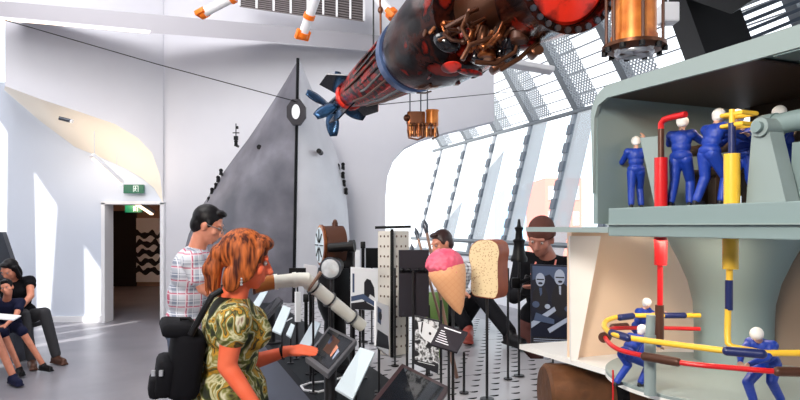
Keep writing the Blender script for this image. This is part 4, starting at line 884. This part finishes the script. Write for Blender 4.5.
# bell / lantern stand left of capped man
D = 3.4
t = thing('lantern_post', 'black lantern shaped silhouette on a pole left of the capped man', 'lantern', V((P(519, 0, D).x, D, TZ)))
q = P(519, 258, D); b = MB(); b.lathe([(-.02, .045), (0, .047), (.02, .036), (.08, .028), (.10, .036), (.11, .022), (.15, .018), (.17, .026), (.18, .012), (.22, .006)], q, q+UP, 20); b.build('lantern_body', M['black'], t)
b = MB(); b.box(P(516, 283, D), (.05, .03, .06), None, .008); b.cyl(P(519, 283, D), P(531, 278, D), .012); b.build('bracket', M['black'], t)
b = MB(); stand(b, q, q.z, .007, .03); b.build('pole', M['rod'], t)
# loose thin rods with feet
for i, (x, yt, yb, lab) in enumerate(((508, 268, 379, 'thin black rod between the bread slice and lantern pole'), (379, 312, 392, 'thin black rod in front of the narrow photo strip'), (395, 268, 366, 'thin black rod right of narrow photo strip'), (407, 302, 385, 'thin black rod left of the white figure photo'), (441, 300, 388, 'thin black rod behind the caption label'), (464, 352, 393, 'thin black rod under the right side of the caption label'), (360, 300, 374, 'thin black rod below the arched doorway picture'), (429, 305, 375, 'thin black rod behind the white figure photo'))):
    q = Pz(x, yb, TZ); b = MB(); stand(b, q, CH+(HZ-yt)/FPX*q.y, .0065, .024); o = b.build('display_rod', M['rod']); tag(o, lab, 'rod')
# dark exhibits clutter behind pipe
for i, (x, y0, D, lab) in enumerate(((311, 290, 3.45, 'black slim post standing just left of the drum column'), (353, 285, 3.35, 'black slim post standing just right of the drum column'), (306, 298, 3.9, 'black slim post behind the elbow of the pipe'), (363, 245, 4.4, 'black slim post beside the small black board'))):
    q = P(x, y0, D); b = MB(); stand(b, q, q.z, .012, .035); b.box(q, (.035, .03, .05), None, .004); o = b.build('display_post', M['black']); tag(o, lab, 'post')
# red shoe-like exhibit? (dark green box behind)
b = MB(); b.box(P(437, 303, 3.9)+V((0, 0, -.04)), (.14, .08, .22), None, .01); b.cyl(P(437, 320, 3.9), V((P(437, 320, 3.9).x, 3.9, TZ)), .03); o = b.build('green_box', mat('green', (.12, .22, .05), .5)); tag(o, 'dull green box exhibit behind the leaning bronze rods', 'exhibit')
# shell casing under the model base
t = thing('rusty_shell', 'large rusty brown cylinder lying under the white base plate', 'cylinder', Pz(600, 440, TZ))
R_ = .135; s0 = V((.605, 2.52, TZ+R_)); dr = V((.93, .02, 0)).normalized()
b = MB(); b.lathe([(0, R_*.9), (.012, R_), (.9, R_), (.91, R_*.8)], s0, s0+dr, 48); b.build('casing', M['rust'], t)
b = MB(); b.lathe([(.0, R_*1.012), (.05, R_*1.012)], s0+dr*.26, s0+dr*2, 48); b.build('black_band', M['black'], t)

# ---------------------------------------------------------------- CUTAWAY MODEL on the right
F0 = V((.68, 1.9, 0))
def MP(t, d, z): q = F0+U*t+N*d; return V((q.x, q.y, z))
def tx(px, d):   # t where pixel column px meets depth d
    k = (px-400)/FPX; q = F0+N*d; return (k*q.y-q.x)/(U.x-k*U.y)
def MX(px, d, z): return MP(tx(px, d), d, z)
ZS, ZB, ZR, ZRT = 1.657, 1.568, 1.996, 2.05
t = thing('cutaway_model', 'large grey and white cutaway model of turret decks with shelves', 'model', MP(.2, .3, TZ))
tE = 1.0; dE = .62
b = MB(); b.prism([MP(-.03, 0, ZB), MP(tE, 0, ZB), MP(tE, dE, ZB), MP(-.03, dE, ZB)], (0, 0, ZS-ZB)); b.build('upper_deck', M['model_grey'], t, smooth=False, bev=.003)
b = MB(); b.prism([MP(-.028, -.012, ZB+.035), MP(tE, -.012, ZB+.035), MP(tE, 0, ZB+.035), MP(-.028, 0, ZB+.035)], (0, 0, .004)); b.build('deck_lip', M['model_grey_light'], t, smooth=False)
b = MB(); b.prism([MP(-.50, 0, 1.578), MP(-.03, 0, 1.578), MP(-.03, .42, 1.578), MP(-.50, .42, 1.578)], (0, 0, .018)); b.build('thin_shelf', M['model_grey_light'], t, smooth=False)
# turret shell: rounded left corner profile in (t, z), extruded: fascia + end wall + roof
def prof(off):
    r = .09; o_ = [(-.10+off, ZS-.05)]; tl = -.10+off; zt = ZRT-off
    for k in range(7): a = math.pi-k*math.pi/12; o_.append((tl+r-off+(r-off)*math.cos(a)*1.0, zt-(r-off)+(r-off)*math.sin(a)))
    o_.append((.455, zt)); return o_
po, pi_ = prof(0), prof(.02)
b = MB(); pol = po+pi_[::-1]; b.prism([MP(a, 0, z) for a, z in pol], N*dE)
b.prism([MP(.455, 0, ZR+.03), MP(tE, 0, ZR+.03), MP(tE, 0, ZRT), MP(.455, 0, ZRT)], N*.03); b.prism([MP(.455, .10, ZR+.03), MP(tE, .10, ZR+.03), MP(tE, .10, ZRT), MP(.455, .10, ZRT)], N*(dE-.1))
b.build('turret_shell', M['model_grey'], t, angle=40)
b = MB(); pi2 = prof(.055); pol = po+pi2[::-1]; pol2 = [(a, z) for a, z in po if z > ZS]
b.prism([MP(a, -.012, z) for a, z in po[1:]+[(tE, ZRT), (tE, ZR), (.455, ZR+.004)]+[(-.082, ZR-.04), (-.065, ZR-.003), (-.02, ZR+.014)][::-1]+[(-.089, ZS+.05)]], N*.012); b.build('front_fascia', M['model_grey_light'], t, smooth=False)
b = MB(); b.prism([MP(.0, dE-.02, ZS), MP(tE, dE-.02, ZS), MP(tE, dE-.02, ZR+.03), MP(0, dE-.02, ZR+.03)], N*.02); b.prism([MP(-.06, .02, ZR+.028), MP(.44, .02, ZR+.028), MP(.44, dE-.03, ZR+.028), MP(-.06, dE-.03, ZR+.028)], (0, 0, -.006)); b.build('back_wall', M['model_brown'], t, smooth=False)
b = MB(); b.prism([MX(640, .04, ZS+.215), MX(660, .05, ZS+.212), MX(660, .05, ZS), MX(655, .05, ZS)], N*.01)
b.build('side_plate', M['model_grey_light'], t, smooth=False)
# struts and barrel
def strut(xa, xb, xt0, xt1, d, zt, yref=None):
    b = MB(); b.prism([MX(xa, d, ZS), MX(xt0, d, zt), MX(xt1, d, zt), MX(xb, d, ZS)], N*.05); return b
b = strut(746, 786, 752, 768, .06, ZS+.19); q = MX(759, .05, ZS+.19); b.cyl(q, q+N*.07, .024, None, 24); st = b.build('gun_bracket', M['model_grey_light'], t, angle=30)
b = MB(); b.cyl(q-N*.012, q, .014, None, 20); b.build('pivot', M['model_grey'], st)
b = strut(790, 812, 792, 812, .12, ZS+.15); b.build('side_bracket', M['model_grey'], t, smooth=False)
b = MB(); q1 = MX(766, .12, ZS+.20); b.cyl(q1, q1+U*.5+UP*.02, .026, None, 28); b.cyl(q1-U*.01, q1+U*.03, .031, None, 28); b.build('gun_barrel', M['model_grey'], t)
# dark machinery at the back
b = MB()
for k in range(7):
    x = 700+k*17; b.box(MX(x, .38, ZS+.06+.02*(k % 3)), (.035, .05, .12+.05*(k % 2)), frame(N), .006)
b.cyl(MX(690, .3, ZS+.19), MX(800, .3, ZS+.19), .018); b.cyl(MX(690, .34, ZS+.12), MX(800, .34, ZS+.12), .012); b.build('machinery', M['model_brown'], t)
# red cylinder + elbow
def vpipe(name, x, d, z0, z1, r, m_): b = MB(); q = MX(x, d, 0); b.cyl(V((q.x, q.y, z0)), V((q.x, q.y, z1)), r, None, 24); return b.build(name, M[m_], t)
vpipe('red_cylinder', 661, .04, ZS, ZS+.145, .0185, 'pipe_red'); vpipe('red_piston', 661, .04, ZS+.145, ZS+.23, .009, 'brown')
q = MX(661, .04, ZS+.225); b = MB(); b.tube([q, q+UP*.02, q+UP*.03+U*.01, q+UP*.033+U*.03, q+UP*.033+U*.09], .009, 12); b.build('red_elbow', M['pipe_red'], t)
vpipe('yellow_cylinder', 732, .04, ZS, ZS+.13, .0195, 'pipe_yellow'); vpipe('blue_piston', 732, .04, ZS+.13, ZS+.21, .009, 'pipe_blue')
q = MX(732, .04, ZS+.205); b = MB()
for dz_ in (0, .028): b.tube([q+UP*dz_+U*(-.03), q+UP*dz_+U*.03, q+UP*dz_+U*.03+N*.05, q+UP*dz_-U*.03+N*.05], .006, 8, True)
b.cyl(q, q+UP*.04, .007); b.build('yellow_lever_frame', M['pipe_yellow'], t)
# lower storey
b = MB(); bp = [V((.545, 2.74, 1.06)), V((.81, 2.19, 1.06)), V((.90, 1.84, 1.06)), V((1.02, 1.5, 1.06)), V((1.75, 1.7, 1.06)), V((1.5, 3.05, 1.06))]
b.prism(bp, (0, 0, -.022)); b.build('base_plate', M['model_white'], t, smooth=False)
b = MB(); b.cyl((1.25, 2.75, TZ), (1.25, 2.75, 1.04), .04); b.cyl((1.25, 1.8, TZ), (1.25, 1.8, 1.04), .04); b.build('base_leg', M['model_grey'], t)
b = MB(); b.lathe([(0, .385), (.004, .39), (.022, .39), (.025, .385)], (1.12, 2.07, 1.06), (1.12, 2.07, 2), 64); dk = b.build('turntable_disc', M['model_grey_light'], t, angle=30)
b = MB(); b.lathe([(0, .391), (.012, .391)], (1.12, 2.07, 1.061), (1.12, 2.07, 2), 64); b.build('white_rim', M['model_white'], dk)
b = MB(); b.prism([P(570, 236, 2.42), P(601, 236, 2.42), P(577.5, 361, 2.42), P(571, 361, 2.42)], (0, .02, 0)); b.build('white_flange', M['model_white'], t, smooth=False)
b = MB(); w0, w1 = V((.70, 2.45, 0)), V((1.46, 2.75, 0)); b.prism([w0+UP*1.06, w1+UP*1.06, w1+UP*1.575, w0+UP*1.575], V((-.3, .9, 0)).normalized()*.03); b.build('beige_wall', M['model_beige'], t, smooth=False)
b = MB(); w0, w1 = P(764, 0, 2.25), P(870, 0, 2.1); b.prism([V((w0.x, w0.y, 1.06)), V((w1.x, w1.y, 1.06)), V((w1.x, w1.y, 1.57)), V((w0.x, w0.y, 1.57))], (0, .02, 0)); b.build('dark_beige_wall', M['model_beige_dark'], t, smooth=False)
# flared trunk
ct = P(733, 0, 2.30); s_ = 2.2/FPX
b = MB(); b.lathe([(0, 37*s_), (.13, 37*s_), (.22, 38*s_), (.30, 43*s_), (.38, 52*s_), (.44, 60*s_), (.485, 64*s_)], V((ct.x, ct.y, 1.085)), V((ct.x, ct.y, 2)), 64); b.build('flared_trunk', M['model_grey'], t, angle=50)
vx = lambda x, D: (x-400)/FPX*D
def vp(name, x, D, y0, y1, r, m_):
    b = MB(); b.cyl(P(x, y0, D), P(x, y1, D), r, None, 20); return b.build(name, M[m_], t)
vp('red_pipe_top', 660.5, 2.0, 234, 265, .020, 'pipe_red'); vp('red_pipe_rod', 660, 2.0, 265, 306, .009, 'pipe_red'); vp('brown_sleeve', 659.5, 2.0, 305, 339, .014, 'brown')
vp('yellow_pipe_top', 730.5, 1.72, 238, 269, .021, 'pipe_yellow'); vp('yellow_pipe_rod', 729.5, 1.72, 268, 281, .009, 'pipe_yellow'); vp('blue_sleeve', 729, 1.72, 280, 310, .0105, 'pipe_blue')
b = MB(); ys = [P(728, 309, 1.72), P(727.5, 335, 1.72), P(728, 343, 1.71), P(732, 347, 1.70), P(742, 349, 1.69), P(765, 353, 1.66), P(805, 353, 1.64)]
b.tube(ys, .0088, 12); b.build('yellow_hose', M['pipe_yellow'], t)
def zt_(x, y, z): return Pz(x, y, z)
def resample(pts, n=60):
    out = []
    for i in range(len(pts)-1):
        p0, p1, p2, p3 = pts[max(i-1, 0)], pts[i], pts[i+1], pts[min(i+2, len(pts)-1)]
        for k in range(8):
            t_ = k/8; out.append(.5*((2*p1)+(-p0+p2)*t_+(2*p0-5*p1+4*p2-p3)*t_*t_+(-p0+3*p1-3*p2+p3)*t_**3))
    out.append(pts[-1]); return out
yl = resample([Pz(x, y, 1.268) for x, y in ((728, 351), (700, 347.5), (665, 343), (640, 339.5), (620, 336), (608, 331), (604, 325), (609, 319.5), (625, 316), (650, 315.5), (700, 315.5))])
b = MB(); b.tube(yl, .0085, 12); b.build('yellow_ring_hose', M['pipe_yellow'], t)
rl = resample([Pz(x, y, 1.215) for x, y in ((806, 372), (770, 371), (735, 368), (700, 365), (670, 361), (640, 355), (620, 350), (609, 343), (605, 335), (611, 329), (630, 328), (660, 328), (700, 329))])
b = MB(); b.tube(rl, .0075, 12); b.build('red_ring_hose', M['pipe_red'], t)
def sleeve(name, p0, p1, r, m_): b = MB(); b.cap(p0, p1, r, r, 16); b.build(name, M[m_], t)
sleeve('blue_sleeve', Pz(612, 333, 1.268), Pz(628, 338, 1.268), .012, 'pipe_blue'); sleeve('blue_sleeve', Pz(727, 351, 1.268), Pz(762, 354, 1.268), .0125, 'pipe_blue')
sleeve('blue_sleeve', Pz(666, 315.5, 1.268), Pz(684, 315.5, 1.268), .011, 'pipe_blue'); sleeve('blue_sleeve', Pz(620, 317.5, 1.268), Pz(632, 316, 1.268), .012, 'pipe_blue')
sleeve('brown_sleeve', Pz(645, 356.5, 1.215), Pz(677, 362, 1.215), .013, 'brown'); sleeve('brown_sleeve', Pz(778, 371.5, 1.215), Pz(806, 372, 1.215), .013, 'brown')
sleeve('brown_sleeve', Pz(613, 327, 1.215), Pz(626, 326, 1.215), .013, 'brown')
b = MB(); q = Pz(605, 337, 1.215); b.cyl(q-V((.01, .012, 0)), q+V((.01, .012, 0)), .018, None, 20); b.build('hose_joint', M['brown'], t)
b = MB(); q = P(650, 390, 1.83); b.cyl(V((q.x, q.y, 1.085)), P(650, 335, 1.83), .0175, None, 24); b.cyl(P(650, 335, 1.83), P(651, 315, 1.83), .0135, None, 24); b.build('grey_post', M['model_grey_light'], t)
b = MB(); q = P(615, 400, 1.9); b.cyl(P(613, 370, 2.05), P(613, 420, 2.05), .003, None, 6); b.build('red_wire', M['pipe_red'], t)

# ---- miniature workers
toy = dict(skin=M['toy_skin'], shirt=M['toy_blue'], legs=M['toy_blue'], shoe=M['toy_black'], hat=M['toy_white'], hatname='white_helmet')
def helmet(b, T, R, s):
    b.ell(T(0, -.012, .035), (.112*s, .122*s, .112*s), R); b.ell(T(0, -.04, -.03), (.088*s, .07*s, .07*s), R)
def worker(label, base, yaw, sc, lean=0, armsR=None, armsL=None, crouch=0, head_drop=0, step=.12):
    """base = ground point; yaw = facing angle in plan (0 = +X)"""
    f = V((math.cos(yaw), math.sin(yaw), 0)); r = f.cross(UP); base = V(base)
    def L(x, y, z): return base+(r*x+f*y+UP*z)*sc
    hipz = .92-crouch; H = L(0, -lean*.15, hipz); Nn = H+(f*math.sin(lean)+UP*math.cos(lean))*.50*sc
    hd = Nn+(f*math.sin(lean+.15)+UP*math.cos(lean+.15))*.19*sc; hf = (f+UP*(-.35-head_drop)).normalized(); kf = .10+crouch*.9
    def ab(p): return L(*p)
    aR = armsR or ((.30, .22, 1.15), (.20, .50, 1.25)); aL = armsL or ((-.30, .22, 1.15), (-.20, .50, 1.25))
    ARM = []
    for (e, w_) in (aR, aL): E, W_ = ab(e), ab(w_); ARM.append((E, W_, (W_-E).normalized(), UP))
    person('worker_figurine', label, 'figurine', base, H, Nn, f, hd, hf, UP, ARM,
        ((L(.11, step+kf, .50-crouch*.25), L(.13, step-.02, .09), f), (L(-.11, -step+kf, .50-crouch*.25), L(-.13, -step-.08, .09), f)), toy, sc=sc, vox=.010*sc*1.15, sleeves_full=True, hat=helmet, hand_s=sc*1.25, group='miniature workers of the cutaway model', eyes=False, bulk=1.32)
g_ = MX(681, .115, ZS)
worker('blue overalled figurine seen from behind next to the red cylinder', g_, math.radians(50), .158, .12, ((.30, .25, 1.25), (.38, .50, 1.38)), ((-.28, .25, 1.25), (-.30, .5, 1.40)))
g_ = MX(711, .10, ZS)
worker('blue overalled figurine leaning towards the yellow cylinder on upper deck', g_, math.radians(20), .160, .30, ((.26, .45, 1.22), (.12, .74, 1.30)), ((-.26, .45, 1.25), (-.10, .74, 1.36)))
g_ = MX(636, .11, ZS)
worker('blue figurine with a raised hand at the left end of upper deck', g_, math.radians(75), .135, .0, ((.30, .10, 1.5), (.22, .2, 1.72)), None)
g_ = MX(744, .26, ZS)
worker('half hidden blue figurine behind the yellow cylinder frame', g_, math.radians(200), .165, .25)
g_ = MX(784, .24, ZS)
worker('blue figurine in shade behind the grey gun bracket', g_, math.radians(180), .155, .1)
zd = 1.085
g_ = V((vx(630, 1.93), 1.93, zd))
worker('crouching blue figurine pushing the hose beside the grey post', g_, math.radians(25), .142, .75, ((.20, .55, .98), (.10, .82, .86)), ((-.2, .55, 1.0), (-.1, .85, .90)), crouch=.18, step=.20)
g_ = V((vx(640, 2.32), 2.32, zd))
worker('figurine half hidden behind the crouching one on the lower deck', g_, math.radians(-60), .15, .35, crouch=.1)
g_ = V((vx(766, 1.72), 1.72, zd-.0))
worker('blue figurine bent over hoses at the right of lower deck', g_, math.radians(215), .16, .65, ((.22, .45, .95), (.10, .72, .85)), ((-.2, .45, .95), (-.05, .75, .85)), crouch=.16, head_drop=.3, step=.2)

# ---------------------------------------------------------------- CEILING THINGS
# linear luminaires
def lum(label, a_, b_, wd, mt, name='linear_lamp', wires=()):
    t = thing(name, label, 'lamp', (a_+b_)/2); d = (b_-a_).normalized(); Rm = frame(d)
    c = (a_+b_)/2; L_ = (b_-a_).length
    b = MB(); b.box(c+UP*wd*.5, (wd*1.3, L_+.04, wd*.8), Rm); b.build('housing', M['white'], t, smooth=False)
    b = MB(); b.box(c-UP*.005, (wd*1.0, L_, wd*.35), Rm); b.build('light_tube', mt, t, smooth=False)
    for k in wires:
        q = a_.lerp(b_, k); b = MB(); b.cyl(q+UP*.05, q+UP*.42, .005, None, 6); b.build('suspension_wire', M['alu'], t)
lum('long thin glowing ceiling lamp at the upper left', P(-12, 18, 7.6), P(149, 32.5, 8.3), .03, M['lamp_tube'])
lum('short glowing lamp hung below the curved cream soffit', P(93, 158, 8.9), P(121, 184, 9.2), .07, M['lamp_warm'], wires=(.05, .85))
lum('glowing ceiling lamp inside the dark hallway', P(137, 204, 11.2), P(152, 214, 11.5), .08, M['lamp_warm'])
t = thing('ceiling_spot', 'small dark spotlight on the cream soffit', 'lamp', P(65, 119, 9.0)); b = MB(); b.cyl(P(59, 118, 9.0), P(71, 121, 9.05), .028); b.build('housing', M['steel'], t); b = MB(); b.cyl(P(71, 121, 9.05), P(72.5, 121.5, 9.05), .03); b.build('lens', M['white'], t)
# exit signs
def exit_sign(label, x, y, D, w_, h_):
    c = P(x, y, D); t = thing('exit_sign', label, 'sign', c)
    b = MB(); b.box(c, (w_, .05, h_), None, .004); b.build('green_box', M['green_sign'], t, smooth=False)
    b = MB(); f = c+V((0, -.028, 0)); s = h_
    b.box(f+V((.02*s, 0, 0)), (.04*s, .004, .7*s)); b.box(f+V((.55*s, 0, 0)), (.05*s, .004, .7*s)); b.box(f+V((.28*s, 0, .33*s)), (.5*s, .004, .05*s)); b.build('door_symbol', M['sign_white'], t, smooth=False)
    b = MB(); b.ell(f+V((.25*s, 0, .2*s)), (.07*s, .003, .07*s)); b.cyl(f+V((.23*s, 0, .1*s)), f+V((.20*s, 0, -.1*s)), .05*s, None, 8)
    for q in ((.36, -.3), (.06, -.28), (.4, .02), (.08, .0)): b.cyl(f+V((.22*s, 0, (-.08 if q[1] < -.1 else .08)*s)), f+V((q[0]*s, 0, q[1]*s)), .028*s, None, 8)
    b.build('running_figure', M['sign_white'], t)
exit_sign('green running figure exit sign above the doorway', 134, 189, 9.9, .33, .145)
exit_sign('green exit sign further inside the dark hallway', 134, 209, 12.5, .36, .15)
# vent grilles
def vent(label, x0, x1, yl, yr, h, D):
    a_, b_ = P(x0, yl, D), P(x1, yr, D); t = thing('vent_grille', label, 'vent', (a_+b_)/2); dn = V((0, 0, -h))
    b = MB(); b.prism([a_, b_, b_+dn, a_+dn], (0, .03, 0)); b.build('backing', M['vent_dark'], t, smooth=False)
    n = 9
    for k in range(n+1):
        q = dn*(k/n); b = MB(); b.prism([a_+q+V((0, -.02, 0)), b_+q+V((0, -.02, 0)), b_+q+V((0, -.02, -.012)), a_+q+V((0, -.02, -.012))], (0, .02, 0)); b.build('slat', M['vent_slat'], t, smooth=False)
    for k in (0, .25, .5, .75, 1):
        q = a_.lerp(b_, k); b = MB(); b.box(q+dn*.5+V((0, -.02, 0)), (.03, .03, h)); b.build('upright', M['white'], t, smooth=False)
vent('left louvred ceiling vent beside the white tubes', 240, 308, -12, -2, .28*1.0, 9.2)
vent('right louvred vent next to the wall corner at top', 310, 364, -10, -2, .36, 9.3)
# white tubes with orange ends
def tube_thing(label, a_, b_, r, ends):
    t = thing('banner_tube', label, 'hanging tube', (a_+b_)/2); d = (b_-a_).normalized()
    b = MB(); b.cyl(a_, b_, r, None, 20); b.build('white_tube', M['white'], t)
    for k in ends:
        q = a_.lerp(b_, k); b = MB(); b.cyl(q-d*r*.5, q+d*r*.5, r*1.25, None, 20); b.box(q+d*r*.2+UP*.0, (r*3.2, r*2.2, r*1.1), frame(d, UP), r*.2) if k >= .95 else None; b.build('orange_cap' if k >= .95 else 'orange_band', M['orange'], t)
tube_thing('white hanging tube with orange end, left of the bow tip', P(320, -14, 6.5), P(303, 34, 6.8), .052, (.62, 1.0))
tube_thing('white hanging tube with orange ends at the top left', P(240, -6, 6.5), P(203, 13, 6.6), .05, (.2, 1.0))
tube_thing('white hanging tube by the torpedo at the top', P(372, -8, 6.5), P(392, 14, 6.4), .055, (1.0,))
b = MB(); b.tube([P(380, -2, 6.4), P(380.5, 10, 6.4), P(381, 40, 6.4)], .012, 8); b.ell(P(380.5, 10, 6.4), (.03, .02, .04)); o = b.build('chain_hook', M['copper_dark']); tag(o, 'brown chain and hook hanging beside the torpedo shell', 'chain')
b = MB(); a_, b_ = P(5, 20, 7.4), P(298, 102, 8.0); b.tube([a_, a_.lerp(b_, .5)-UP*.02, b_], .006, 6); o = b.build('stay_wire', M['black']); tag(o, 'thin black wire stretched from upper left to the bow tip', 'wire')
b = MB(); a_, b_ = P(345, 108, 6.2), P(530, 90, 9.0); b.tube([a_, b_], .005, 6); o = b.build('stay_wire', M['black']); tag(o, 'thin black wire running right behind the torpedo tail', 'wire')
t = thing('white_box_lamp', 'flat white lamp bar below the torpedo by the louvred roof', 'lamp', P(527, 68, 5.5)); b = MB(); b.box(P(526, 66, 5.5), (.50, .16, .05), Matrix.Rotation(math.radians(10), 3, 'Y'), .01); b.build('housing', M['white'], t, smooth=False); b = MB(); b.cyl(P(515, 62, 5.5), P(515, -200, 5.5), .005, None, 6); b.build('suspension_wire', M['alu'], t)
t = thing('white_box_lamp', 'white square lamp right of the copper cylinder', 'lamp', P(668, 14, 4.0)); b = MB(); b.box(P(668, 14, 4.0), (.11, .11, .13), None, .01); b.build('housing', M['white'], t, smooth=False); b = MB(); b.cyl(P(668, 14, 4), P(668, -250, 4), .005, None, 6); b.build('suspension_wire', M['alu'], t)
